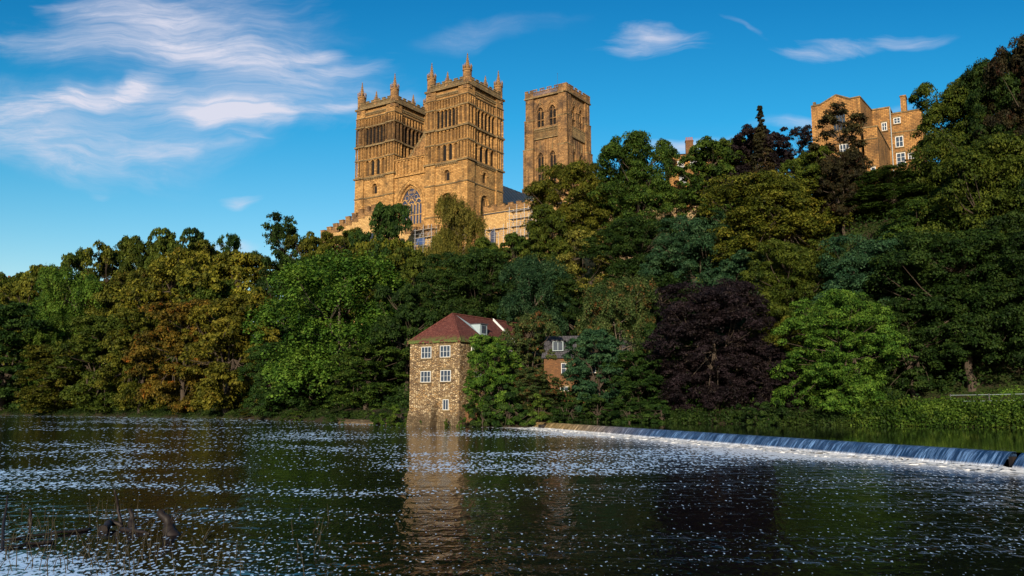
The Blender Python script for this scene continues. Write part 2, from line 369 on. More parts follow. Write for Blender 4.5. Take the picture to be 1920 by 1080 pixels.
def water_mat(name, upper):
    m, t = new_mat(name); g = t.n('ShaderNodeNewGeometry'); P = g.outputs['Position']; s = t.sep(P)
    # ripples grow longer toward mid river: the pattern is laid out on the water, finest by the near bank
    vy = t.math('POWER', t.math('MAXIMUM', t.math('ADD', s[1], 3.0), 1.0), -.5)
    rs = t.math('DIVIDE', s[0], t.math('POWER', t.math('MAXIMUM', t.math('ADD', s[1], 6.0), 2.0), .75))
    wv = t.comb(rs, vy, 0.0)
    band = t.noise(t.map(wv, (3.3, 1.2, 0), (0, 0, R(1.5)), (.9, 42, 1)), 1.0, 3, .6, .5)
    if upper:
        h = t.noise(t.map(P, scale=(1.0, .5, 1)), 1.6, 4, .5); strength = .12
    else:
        a = t.noise(t.map(wv, scale=(20, 120, 1)), 1.0, 2, .55, .6)
        b = t.noise(t.map(wv, (5, 3, 0), scale=(46, 300, 1)), 1.0, 2, .55, .3)
        c3 = t.noise(t.map(P, scale=(.5, 1.6, 1)), 1.0, 4, .6, .5)
        h = t.math('ADD', t.math('ADD', t.math('MULTIPLY', a, 1.0), t.math('MULTIPLY', b, .5)), t.math('MULTIPLY', c3, .6))
        strength = t.rng(band, .40, .62, .45, 1.0)
    if not upper:
        shal = t.math('MULTIPLY', t.rng(s[1], 22, 12.5), t.rng(s[0], 0.0, -6.0)); strength = t.math('MULTIPLY', strength, t.math('SUBTRACT', 1.0, t.math('MULTIPLY', shal, .7)))
    bump = t.n('ShaderNodeBump'); bump.inputs['Distance'].default_value = .02 if upper else .06
    t.set(bump.inputs['Strength'], strength); t.l(h, bump.inputs['Height'])
    p = t.n('ShaderNodeBsdfPrincipled'); p.inputs['Base Color'].default_value = (.0015, .002, .004, 1)
    p.inputs['Roughness'].default_value = .05; p.inputs['IOR'].default_value = 1.33; p.inputs['Specular IOR Level'].default_value = .5 if upper else .13
    t.l(bump.outputs[0], p.inputs['Normal'])
    out = t.n('ShaderNodeOutputMaterial')
    if upper:
        t.l(p.outputs[0], out.inputs[0]); return m
    # foam from the weir, and sky glints on the ripples painted as pale flecks
    fl = t.noise(t.map(wv, (2, 9, 0), (0, 0, 0), (40, 430, 1)), 1.0, 4, .62, .15)
    fl2 = t.noise(t.map(wv, (7, 4, 0), (0, 0, 0), (130, 760, 1)), 1.0, 1, .5, .05)
    fl = t.math('MAXIMUM', fl, t.math('ADD', fl2, .022))
    dd = t.math('ADD', t.math('MULTIPLY', t.math('SUBTRACT', s[0], WA[0]), WN[0]), t.math('MULTIPLY', t.math('SUBTRACT', s[1], WA[1]), WN[1]))
    foot = t.rng(dd, 8.0, 1.0); wide = t.rng(dd, 26.0, 2.0)
    shal = t.math('MULTIPLY', t.rng(s[1], 21, 11.5), t.rng(s[0], 0.0, -6.0))
    leftm = t.math('MULTIPLY', t.rng(rs, -.6, -1.8), t.math('MULTIPLY', t.rng(s[1], 16, 24), t.rng(s[1], 70, 40)))
    calm = t.math('SUBTRACT', 1.0, t.math('MULTIPLY', t.math('MULTIPLY', t.rng(s[1], 30, 20), t.rng(s[0], -6, -1)), .75))
    dens = t.math('ADD', t.math('MULTIPLY', foot, .14), t.math('ADD', t.math('MULTIPLY', wide, .035), t.math('MULTIPLY', t.math('MULTIPLY', t.rng(band, .40, .66), .175), calm)))
    dens = t.math('ADD', dens, t.math('ADD', t.math('MULTIPLY', shal, .15), t.math('MULTIPLY', leftm, .085)))  # extra flecks in the near left shallows paint in the bright sky reflection
    lo = t.math('SUBTRACT', .732, dens)
    foam_glint = t.n('ShaderNodeMapRange'); t.l(fl, foam_glint.inputs[0]); t.l(lo, foam_glint.inputs[1]); t.l(t.math('ADD', lo, .055), foam_glint.inputs[2])
    foam = t.n('ShaderNodeBsdfPrincipled'); t.l(t.mix(t.rng(dd, 9.0, 2.0), (.55, .75, 1.0), (.88, .90, .93)), foam.inputs['Base Color']); foam.inputs['Roughness'].default_value = .35  # pale blue is painted sky glint, white close to the weir is foam
    st_ = t.noise(t.map(P, (0, 0, 0), (0, 0, -math.atan2(WD[1], WD[0])), (.35, 2.2, 1)), 1.0, 7, .7, .8)
    edge = t.math('MULTIPLY', t.rng(dd, 5.0, .8), t.rng(st_, .38, .50))
    mx = t.n('ShaderNodeMixShader'); t.l(t.math('MAXIMUM', foam_glint.outputs[0], edge), mx.inputs[0]); t.l(p.outputs[0], mx.inputs[1]); t.l(foam.outputs[0], mx.inputs[2])
    t.l(mx.outputs[0], out.inputs[0]); return m
mb = MB(); mb.quad((-900, -300, 0), (900, -300, 0), (900, 700, 0), (-900, 700, 0))
prop(mb.build('river_water', water_mat('river_water', False)), kind='structure')
mb = MB(); e = wline(2.0)
mb.add([(WA[0], WA[1], UP), (WC[0], WC[1], UP), (e[0], e[1], UP), (900, -300, UP), (900, 100, UP), (60, 100, UP), (WA[0] + 2, WA[1] + 5, UP)], [tuple(range(7))])
o = prop(mb.build('upper_river_water', water_mat('upper_river_water', True)), kind='structure')

def fall_mat():
    m, t = new_mat('falling_water'); tc = t.n('ShaderNodeTexCoord'); o = tc.outputs['Object']; s = t.sep(o)
    n = t.noise(t.map(o, scale=(9, 1.0, .9)), 1.0, 6, .65); n2 = t.noise(t.map(o, scale=(30, 1.0, 2.0)), 1.0, 5, .7)
    k = t.math('ADD', t.math('MULTIPLY', n, .55), t.math('MULTIPLY', n2, .45))
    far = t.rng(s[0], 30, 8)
    lowc = t.mix(far, (.008, .030, .085), (.12, .075, .02)); hic = t.mix(far, (.16, .30, .56), (.70, .52, .28))  # reflected sky blue, and golden sun reflection at the far end, painted in
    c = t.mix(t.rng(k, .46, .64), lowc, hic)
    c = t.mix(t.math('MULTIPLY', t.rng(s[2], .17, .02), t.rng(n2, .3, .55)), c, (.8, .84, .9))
    finish(t, c, .3, k, .7, .08, .5); return m
def build_weir():
    ang = math.atan2(WD[1], WD[0])
    root = empty('weir', (WA[0], WA[1], 0), ang)
    prop(root, 'long diagonal weir across the river with blue white water sliding over its sloping face', 'weir')
    # local x along the crest, downstream side is -y or +y
    side = 1 if (WN[0] * -math.sin(ang) + WN[1] * math.cos(ang)) > 0 else -1
    prof = [(-.15, UP - .3), (-.1, UP + .012), (.10, UP - .01), (.24, UP - .10), (.42, UP - .30), (.58, .12), (.70, -.08)]
    def sheet(x0, x1, n):
        vs = []; fs = []; m_ = len(prof)
        for i in range(n + 1):
            x = x0 + (x1 - x0) * i / n; j = .05 * math.sin(x * 2.1) + .03 * math.sin(x * 5.3)
            for k, (y, z) in enumerate(prof): vs.append((x, side * (y + (j if k > 2 else 0)), z + (.02 * math.sin(x * 3.7) if k > 3 else 0)))
        for i in range(n):
            for k in range(m_ - 1): fs.append((i * m_ + k, (i + 1) * m_ + k, (i + 1) * m_ + k + 1, i * m_ + k + 1))
        b = MB(); b.add(vs, fs); return b
    fm = fall_mat()
    sheet(2.3, wl, 260).build('water_sheet', fm, root)
    sheet(-1.6, 1.4, 20).build('water_sheet', fm, root)
    b = sheet(wl + .45, wl + 26, 120); b.build('water_sheet', fm, root)
    b = MB(); b.box(wl + .1, wl + .30, min(-side * .05, side * .4), max(-side * .05, side * .4), -.6, UP - .16); b.build('stone_pier', M['wood'], root); b = MB(); b.box(1.42, 2.28, min(side * .15, side * .9), max(side * .15, side * .9), -.6, UP - .2)
    b.build('stone_pier', M['wood'], root)
    # foam churned up at the foot
    r = np.random.default_rng(5); V = []; F = []; nl = 620; wn_ = 16
    xs = np.linspace(-1, wl + 24, nl)
    hh = np.zeros((nl, wn_)); base = r.random((nl, wn_))
    for a in range(nl):
        wdt = 1.5 + 1.3 * (.5 + .5 * math.sin(xs[a] * .9) * math.sin(xs[a] * .37 + 1)) + .5 * r.random()
        for k in range(wn_):
            f = k / (wn_ - 1); y = .66 + f * wdt
            z = .02 + ((.07 + .06 * math.sin(xs[a] * 1.7) * math.sin(xs[a] * .61 + 2)) * math.sin(math.pi * min(1, f * 1.5 + .12)) * (.35 + base[a, k]) if f < .6 else .05 * base[a, k]) - (.06 * f if f > .75 else 0)
            V.append((xs[a] + (r.random() - .5) * .1, side * (y + (r.random() - .5) * .12), z - .012))
    idx = np.arange(nl * wn_).reshape(nl, wn_)
    F = np.stack([idx[:-1, :-1], idx[1:, :-1], idx[1:, 1:], idx[:-1, 1:]], -1).reshape(-1, 4)
    keep = r.random(len(F)) > np.tile(np.linspace(-.1, .8, wn_ - 1), nl - 1)
    m, t = new_mat('white_foam'); tcx = t.n('ShaderNodeTexCoord'); nn = t.noise(tcx.outputs['Object'], 5, 6, .7)
    finish(t, t.ramp(nn, [(.30, (.20, .26, .34)), (.44, (.80, .80, .78)), (.7, (.95, .92, .86))]), .6, nn, .8, .1, .3)
    fo = link('weir_foam', np_mesh('weir_foam', np.array(V), F[keep], True), None, m)
    fo.location = root.location; fo.rotation_euler = root.rotation_euler
    prop(fo, 'churning white foam along the foot of the weir', 'foam', kind='stuff')
build_weir()

# ------------------------------------------------------------------ architecture pieces
class Face:
    """writes wall pieces on one wall plane: u along the wall, z up, d outward. origin o, direction a, outward n (2D)"""
    def __init__(s, mb, o, a, n): s.mb = mb; s.o = o; s.a = a; s.n = n
    def p(s, u, d, z): return (s.o[0] + s.a[0] * u + s.n[0] * d, s.o[1] + s.a[1] * u + s.n[1] * d, z)
    def rect(s, u0, u1, z0, z1, d=0.0): s.mb.quad(s.p(u0, d, z0), s.p(u1, d, z0), s.p(u1, d, z1), s.p(u0, d, z1))
    def block(s, u0, u1, z0, z1, d0, d1):
        P = [s.p(u0, d1, z0), s.p(u1, d1, z0), s.p(u1, d0, z0), s.p(u0, d0, z0), s.p(u0, d1, z1), s.p(u1, d1, z1), s.p(u1, d0, z1), s.p(u0, d0, z1)]
        s.mb.add(P, [(0, 3, 2, 1), (4, 5, 6, 7), (0, 1, 5, 4), (1, 2, 6, 5), (2, 3, 7, 6), (3, 0, 4, 7)])
    def arch_pts(s, ou0, ou1, spring, pointed, n=8):
        c = (ou0 + ou1) / 2; r = (ou1 - ou0) / 2; pts = []
        if pointed:
            k = pointed * r   # radius of each arc
            for i in range(n // 2 + 1):
                f = i / (n // 2); th = math.acos(max(-1, (k - r) / k)) * f; pts.append((ou0 + k - k * math.cos(th), spring + k * math.sin(th)))
            pts += [(2 * c - u, z) for u, z in pts[-2::-1]]
        else:
            for i in range(n + 1): th = math.pi * (1 - i / n); pts.append((c + r * math.cos(th), spring + r * math.sin(th)))
        return pts
    def bay(s, u0, u1, z0, z1, ow, oz0, spring, depth=.35, pointed=0, d=0.0, cu=None):
        c = (u0 + u1) / 2 if cu is None else cu; a, b = c - ow / 2, c + ow / 2
        if oz0 > z0 + 1e-3: s.rect(u0, u1, z0, oz0, d)
        s.rect(u0, a, oz0, z1, d); s.rect(b, u1, oz0, z1, d)
        pts = s.arch_pts(a, b, spring, pointed)
        for (p0, q0), (p1, q1) in zip(pts[:-1], pts[1:]):
            s.mb.quad(s.p(p0, d, q0), s.p(p1, d, q1), s.p(p1, d, z1), s.p(p0, d, z1))
            s.mb.quad(s.p(p0, d, q0), s.p(p0, d - depth, q0), s.p(p1, d - depth, q1), s.p(p1, d, q1))
        s.mb.quad(s.p(a, d, oz0), s.p(a, d - depth, oz0), s.p(a, d - depth, spring), s.p(a, d, spring))
        s.mb.quad(s.p(b, d, spring), s.p(b, d - depth, spring), s.p(b, d - depth, oz0), s.p(b, d, oz0))
        s.mb.quad(s.p(a, d, oz0), s.p(b, d, oz0), s.p(b, d - depth, oz0), s.p(a, d - depth, oz0))
        return a, b
    def arcade(s, u0, u1, z0, z1, n, frac=.62, rise0=.15, depth=.35, pointed=0, d=0.0, shafts=True):
        w_ = (u1 - u0) / n; ow = w_ * frac; top = z1 - .22 - (ow / 2 if not pointed else ow * .8)
        out = []
        for i in range(n):
            a, b = s.bay(u0 + i * w_, u0 + (i + 1) * w_, z0, z1, ow, z0 + rise0, top, depth, pointed, d)
            out.append((a, b, z0 + rise0, top))
        if shafts:
            for i in range(n + 1):
                u = u0 + i * w_; u = min(max(u, u0 + .09), u1 - .09)
                s.block(u - .09, u + .09, z0 + .1, top, d, d + .12); s.block(u - .14, u + .14, top, top + .16, d, d + .16)
        return out
    def ring(s, c, spring, r0, r1, d0, d1, n=14, pointed=0):
        A = s.arch_pts(c - r0, c + r0, spring, pointed, n); B = s.arch_pts(c - r1, c + r1, spring, pointed, n)
        for i in range(len(A) - 1):
            P = [A[i], A[i + 1], B[i + 1], B[i]]
            s.mb.add([s.p(u, d1, z) for u, z in P] + [s.p(u, d0, z) for u, z in P], [(0, 1, 2, 3), (0, 4, 5, 1), (3, 2, 6, 7)])
def panel_mesh(face, a, b, z0, spring, d, pointed=0, bars=0):
    """a flat or louvred filling of an arched opening, returned as a mesh builder"""
    mb = MB(); f = Face(mb, face.o, face.a, face.n)
    pts = [(b, z0), (b, spring)] + f.arch_pts(a, b, spring, pointed)[::-1][1:-1] + [(a, spring), (a, z0)]
    mb.add([f.p(u, d, z) for u, z in pts], [tuple(range(len(pts)))])
    if bars:
        z = z0 + .2
        while z < spring - .1:
            f.block(a + .02, b - .02, z, z + .09, d, d + .12); z += bars
    return mb
def faces4(mb, x0, x1, y0, y1):
    """south (+x), west (-y), north (-x), east (+y) walls of a box; u runs to the viewer's right seen from outside"""
    return [Face(mb, (x0, y0), (1, 0), (0, -1)), Face(mb, (x1, y0), (0, 1), (1, 0)), Face(mb, (x1, y1), (-1, 0), (0, 1)), Face(mb, (x0, y1), (0, -1), (-1, 0))]
def pinnacle(parent, x, y, z, big, name='pinnacle', cache={}):
    key = big
    if key not in cache:
        b = MB()
        if big:
            b.lathe(0, 0, [(1.12, -1.2), (1.12, .1), (.98, .25), (.98, 2.9), (1.16, 3.05), (1.16, 3.3), (.78, 3.4), (.60, 3.6), (.24, 5.6), (.06, 7.2), (.02, 7.4)], 8, R(22.5))
            for i in range(8):
                a = R(45 * i); cx, cy = 1.0 * math.cos(a), 1.0 * math.sin(a)
                b.lathe(cx, cy, [(.13, 3.2), (.14, 4.0), (.19, 4.05), (.0, 4.75)], 4)
                b.box(cx * .93 - .06, cx * .93 + .06, cy * .93 - .06, cy * .93 + .06, .3, 2.9)
            for k in range(6):
                zz = 3.9 + k * .5; rr = .58 - k * .095
                for i in range(4):
                    a = R(90 * i + 45); b.lathe(rr * math.cos(a), rr * math.sin(a), [(.05, zz - .08), (.13, zz + .02), (.04, zz + .16)], 4)
            b.lathe(0, 0, [(.05, 6.8), (.2, 6.95), (.06, 7.12)], 6)
        else:
            b.box(-.38, .38, -.38, .38, -.2, 1.5); b.box(-.46, .46, -.46, .46, 1.5, 1.65)
            b.lathe(0, 0, [(.42, 1.65), (.36, 1.9), (.05, 3.8), (.02, 3.9)], 8, R(22.5))
            for sx in (-1, 1):
                for sy in (-1, 1): b.lathe(sx * .36, sy * .36, [(.09, 1.6), (.09, 1.95), (0, 2.35)], 4)
            for k in range(4):
                zz = 2.1 + k * .42; rr = .36 - k * .08
                for i in range(4):
                    a = R(90 * i + 45); b.lathe(rr * math.cos(a), rr * math.sin(a), [(.03, zz - .07), (.1, zz + .02), (.03, zz + .13)], 4)
        cache[key] = b.mesh('pinnacle')
    o = link(name, cache[key], parent, M['stone2']); o.location = (x, y, z); return o
def battlement(f, u0, u1, z0, pierced=True, mer=1.15, gap=.85, h=1.35, d1=.25, d0=-.15):
    f.block(u0, u1, z0, z0 + .28, d0, d1)
    n = max(1, round((u1 - u0 - mer) / (mer + gap))); st_ = (u1 - u0 - mer) / n
    low = z0 + h * .62
    if pierced:
        k = int((u1 - u0) / .42)
        for i in range(k + 1):
            u = u0 + (u1 - u0 - .23) * i / k; f.block(u, u + .23, z0 + .28, low, d0 + .08, d1 - .08)
    else: f.block(u0, u1, z0 + .28, low, d0 + .05, d1 - .05)
    f.block(u0, u1, low, low + .16, d0, d1)
    for i in range(n + 1):
        u = u0 + i * st_
        if pierced:
            for k in range(3): f.block(u + k * (mer - .24) / 2, u + k * (mer - .24) / 2 + .24, low + .16, z0 + h, d0 + .08, d1 - .08)
            f.block(u - .04, u + mer + .04, z0 + h, z0 + h + .16, d0, d1)
        else: f.block(u, u + mer, low + .16, z0 + h, d0 + .05, d1 - .05); f.block(u - .05, u + mer + .05, z0 + h, z0 + h + .14, d0 - .02, d1 + .02)

# ------------------------------------------------------------------ cathedral
CATH_RZ = math.atan2(-.553, .833)
CO = (-10.0, 184.8, 30.0)
cath = empty('cathedral', CO, CATH_RZ)
prop(cath, 'huge golden stone cathedral with twin pinnacled towers and a taller square tower behind', 'cathedral')

def west_tower(x0, x1, y0, y1, name='west_tower'):
    t = empty(name, (0, 0, 0), 0, cath)
    wb = MB(); tb = MB(); D = .38; PW = 2.35
    pb = MB()
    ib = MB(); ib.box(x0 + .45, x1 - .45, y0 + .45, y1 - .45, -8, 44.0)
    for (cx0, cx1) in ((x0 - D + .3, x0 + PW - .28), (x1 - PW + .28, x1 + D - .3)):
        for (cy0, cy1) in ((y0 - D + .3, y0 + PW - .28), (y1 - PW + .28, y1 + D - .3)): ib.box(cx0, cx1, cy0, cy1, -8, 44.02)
    dark = []
    F4 = faces4(wb, x0, x1, y0, y1); T4 = faces4(tb, x0, x1, y0, y1)
    for fi, (f, g) in enumerate(zip(F4, T4)):
        W = (x1 - x0) if fi % 2 == 0 else (y1 - y0)
        c0, c1 = PW, W - PW
        # corner piers
        for (p0, p1, inner, sgn) in ((-D, PW, PW, 1), (W - PW, W + D, W - PW, -1)):
            f.rect(p0, p1, -8, 26.9, D)
            f.arcade(p0, p1, 26.9, 31.3, 3, .6, .5, .3, 0, D)
            f.arcade(p0, p1, 31.3, 34.7, 3, .6, .4, .3, 0, D)
            f.arcade(p0, p1, 34.7, 39.6, 2, .62, .7, .3, 0, D)
            f.arcade(p0, p1, 39.6, 42.0, 3, .6, .2, .4, 0, D)
            f.rect(p0, p1, 42.0, 44.1, D)
            f.mb.quad(f.p(inner, D, -8), f.p(inner, 0, -8), f.p(inner, 0, 44.1), f.p(inner, D, 44.1))
        f.rect(c0, c1, -8, 14.6)
        cm = (c0 + c1) / 2
        f.bay(c0, c1, 14.6, 21.9, 3.0, 14.8, 18.2, .4, 0); f.ring(cm, 18.2, 1.5, 1.95, 0, .16); f.ring(cm, 18.2, .9, 1.2, -.42, -.2)
        for s_ in (-1, 1): f.block(cm + s_ * 1.7 - .15, cm + s_ * 1.7 + .15, 14.8, 18.2, 0, .16); f.block(cm + s_ * 1.05 - .13, cm + s_ * 1.05 + .13, 14.8, 18.2, -.42, -.2)
        f.rect(c0 , c1, 18.2, 18.2)
        a, b = f.bay(c0, c1, 21.9, 26.1, 1.5, 22.6, 24.3, .4, 0); f.ring(cm, 24.3, .78, 1.25, 0, .18); f.ring(cm, 24.3, 1.45, 1.7, 0, .1)
        if fi == 0: dark.append(panel_mesh(f, cm - .35, cm + .35, 22.8, 24.2, -.4, 0))
        for i in range(12):
            u = c0 + (c1 - c0) * (i + .5) / 12; g.block(u - .13, u + .13, 26.25, 26.6, 0, .3)
        f.rect(c0, c1, 26.1, 26.9)
        n_c = 4
        bays = f.arcade(c0, c1, 26.9, 31.3, n_c, .68, .45, .42, 0)
        for k in (1, 2): dark.append(panel_mesh(f, *bays[k][:2], bays[k][2], bays[k][3], -.38))
        for k in range(n_c): f.ring((bays[k][0] + bays[k][1]) / 2, bays[k][3], (bays[k][1] - bays[k][0]) / 2 + .04, (bays[k][1] - bays[k][0]) / 2 + .26, 0, .12, 8)
        f.arcade(c0, c1, 31.3, 34.7, 6, .68, .4, .44)
        bays = f.arcade(c0, c1, 34.7, 39.6, 6, .84, .5, .44, shafts=False)
        for k in range(6):
            dark.append(panel_mesh(f, *bays[k][:2], bays[k][2], bays[k][3], -.41, 0, .55))
            f.ring((bays[k][0] + bays[k][1]) / 2, bays[k][3], (bays[k][1] - bays[k][0]) / 2 + .03, (bays[k][1] - bays[k][0]) / 2 + .2, 0, .16, 8)
        f.arcade(c0, c1, 39.6, 42.0, 8, .66, .2, .42)
        f.rect(c0, c1, 42.0, 44.1)
        for i in range(16):
            u = c0 + (c1 - c0) * (i + .5) / 16; g.block(u - .1, u + .1, 42.6, 43.0, 0, .28)
        g.block(c0, c1, 43.0, 43.25, 0, .34)
        # string courses: centre and piers
        for z, hgt, o_ in ((14.35, .25, .15), (21.7, .28, .16), (26.62, .38, .36), (31.2, .26, .2), (34.55, .42, .34), (39.5, .28, .22), (41.9, .22, .18)):
            g.block(c0 + .002, c1 - .002, z, z + hgt, 0, o_)
            g.block(-D - o_, PW + .06, z, z + hgt, D, D + o_); g.block(W - PW - .06, W + D + o_, z, z + hgt, D, D + o_) if False else g.block(W - PW - .06, W + D, z, z + hgt, D, D + o_)
        g.block(-D - .35, W + D, 44.1, 44.55, -.5, D + .35)
        battlement(Face(pb, g.o, g.a, g.n), .9, W - .9, 44.55, True, 1.0, .75, 1.35, D + .2, D - .2)
    wb.build('tower_wall', M['stone'], t); tb.build('string_course', M['trim'], t)
    pb.build('parapet', M['trim'], t); ib.build('recessed_wall', M['inner'], t)  # back walls behind the arches carry painted shade
    rf = MB(); rf.box(x0, x1, y0, y1, 44.02, 44.3); rf.build('tower_roof', M['copper'], t)
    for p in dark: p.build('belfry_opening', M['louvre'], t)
    for (x, y) in ((x0 + .45, y0 + .45), (x1 - .45, y0 + .45), (x1 - .45, y1 - .45), (x0 + .45, y1 - .45)): pinnacle(t, x, y, 44.5, True)
    xm, ym = (x0 + x1) / 2, (y0 + y1) / 2
    for (x, y) in ((xm, y0 - .15), (x1 + .15, ym), (xm, y1 + .15), (x0 - .15, ym)): pinnacle(t, x, y, 44.5, False)
west_tower(-11.3, 0, 0, 13.3)
west_tower(-33.4, -21.8, 0, 13.3)

def window_tracery(f, cm, z0, spring, w_, d, lights, pointed=1.9):
    """stone mullions and tracery of a large pointed window, on face f"""
    a = cm - w_ / 2; lw = w_ / lights
    for i in range(1, lights): f.block(a + i * lw - .09, a + i * lw + .09, z0, spring, d, d + .2)
    for z in (z0 + (spring - z0) * .5,): f.block(a, a + w_, z - .07, z + .07, d, d + .18)
    for i in range(lights):
        f.ring(a + (i + .5) * lw, spring - .1, lw / 2 - .1, lw / 2 + .02, d, d + .2, 8, 1.6)
    n = max(1, lights // 2)
    for i in range(n): f.ring(a + (i + .5) * w_ / n, spring, w_ / n / 2 - .12, w_ / n / 2 + .02, d, d + .22, 10, 1.7)
    rr = w_ * .16
    for (cu, cz, r_) in ((cm, spring + w_ * .50, rr), (cm - w_ * .21, spring + w_ * .30, rr * .6), (cm + w_ * .21, spring + w_ * .30, rr * .6), (cm, spring + w_ * .24, rr * .5)):
        for k in range(12):
            a0, a1 = 2 * math.pi * k / 12, 2 * math.pi * (k + 1) / 12
            P = [(cu + (r_ - .1) * math.cos(a0), cz + (r_ - .1) * math.sin(a0)), (cu + r_ * math.cos(a0), cz + r_ * math.sin(a0)), (cu + r_ * math.cos(a1), cz + r_ * math.sin(a1)), (cu + (r_ - .1) * math.cos(a1), cz + (r_ - .1) * math.sin(a1))]
            f.mb.add([f.p(u, d + .2, z) for u, z in P] + [f.p(u, d, z) for u, z in P], [(0, 1, 2, 3), (0, 4, 5, 1), (3, 2, 6, 7)])
    for k in range(0, 7):
        an = math.pi * k / 6
        f.block(cm + rr * math.cos(an) * .98 - .06, cm + rr * math.cos(an) * .98 + .06, spring + w_ * .5 - rr * .3, spring + w_ * .5 + rr * .3, d, d + .15)

# nave front between the towers
nf = empty('nave_front', (0, 0, 0), 0, cath)
wb = MB(); f = Face(wb, (-21.8, 0), (1, 0), (0, -1)); NW = 10.5; cm = NW / 2
D0 = -.15
f.rect(.2, NW - .2, -8, 13.4, D0)
SPR = 18.4; GW = 6.9
f.bay(0, NW, 13.4, 25.5, GW, 13.8, SPR, .9, 1.55, D0)
f.ring(cm, SPR, GW / 2 + .02, GW / 2 + .55, D0, D0 + .22, 16, 1.55); f.ring(cm, SPR, GW / 2 + .75, GW / 2 + 1.15, D0, D0 + .18, 16, 1.5)
f.ring(cm, SPR, GW / 2 - .45, GW / 2 - .02, -.9, -.5, 16, 1.55)
f.block(.01, NW - .01, 25.4, 25.75, D0, .2)
f.arcade(0, NW, 25.75, 29.6, 10, .6, .3, .35, 0, 0)
f.block(.01, NW - .01, 29.6, 29.9, -1.0, .2)
wb.box(-21.8, -11.3, .36, 1.4, 25.5, 29.7)
wb.build('front_wall', M['stone'], nf); wb = MB()
# gable set back
f2 = Face(wb, (-21.8, 4.6), (1, 0), (0, -1))
wb.prism([(-21.8, 24), (-11.3, 24), (-11.3, 30.6), (-16.55, 36.2), (-21.8, 30.6)], 4.8, 5.6)
f2.arcade(.6, NW - .6, 29.0, 31.6, 8, .6, .3, .25, 0, .0)
f2.arcade(2.6, NW - 2.6, 31.6, 34.0, 5, .6, .2, .25, 0, .0)
wb.build('gable_wall', M['stone2'], nf)
tb = MB()
for s_ in (-1, 1):
    tb.tube((-16.55, 4.9, 36.5), (-16.55 + s_ * 5.2, 4.9, 30.9), .38, .38, 6)
tb.lathe(-16.55, 5.0, [(.3, 36.2), (.32, 36.9), (.0, 38.2)], 6)
tb.build('gable_coping', M['trim'], nf)
gm = panel_mesh(f, cm - GW / 2 + .2, cm + GW / 2 - .2, 13.8, SPR, -.85, 1.55)
win = gm.build('great_window', M['bigglass'], nf)
tr = MB(); ft = Face(tr, (-21.8, 0), (1, 0), (0, -1)); window_tracery(ft, cm, 13.8, SPR, GW - .5, -.84, 7, 1.55)
tr.build('tracery', M['stone3'], nf)

# nave body and aisles
nv = empty('nave', (0, 0, 0), 0, cath)
b = MB()
b.box(-22.3, -10.8, 13.0, 62, -8, 24.0); b.box(-33.0, -22.3, 13.0, 64, -8, 15); b.box(-10.8, -.3, 13.0, 64, -8, 15)
f = Face(b, (-10.8, 13.2), (0, 1), (1, 0)); f.arcade(0, 48, 17.5, 24.0, 12, .35, 1.2, .25, 0, .3)
for i in range(13): f.block(i * 4 - .4, i * 4 + .4, 15, 24, .3, .75)
b.build('nave_wall', M['stone'], nv)
b = MB(); b.prism([(-23.0, 23.9), (-10.1, 23.9), (-10.1, 24.3), (-16.55, 31.4), (-23.0, 24.3)], 6.2, 62)
b.build('nave_roof', M['copper'], nv)
b = MB()
for i in range(26): 
    y = 7 + i * 2.1
    for s_ in (-1, 1): b.tube((-16.55, y, 31.45), (-16.55 + s_ * 6.5, y, 24.32), .07, .07, 4)
b.build('roof_roll', M['lead'], nv)
b = MB(); b.prism([(-10.8, 15.0), (0.2, 15.0), (0.2, 15.3), (-10.8, 18.5)], 13.1, 63.8); b.prism([(-33.5, 15.0), (-22.3, 15.0), (-22.3, 18.5), (-33.5, 15.3)], 13.1, 63.8)
b.build('aisle_roof', M['copper'], nv)
b = MB(); f = Face(b, (-.3, 13.4), (0, 1), (1, 0)); battlement(f, 0, 48, 15.0, False, 1.3, 1.0, 1.6); b.build('battlement', M['stone2'], nv)

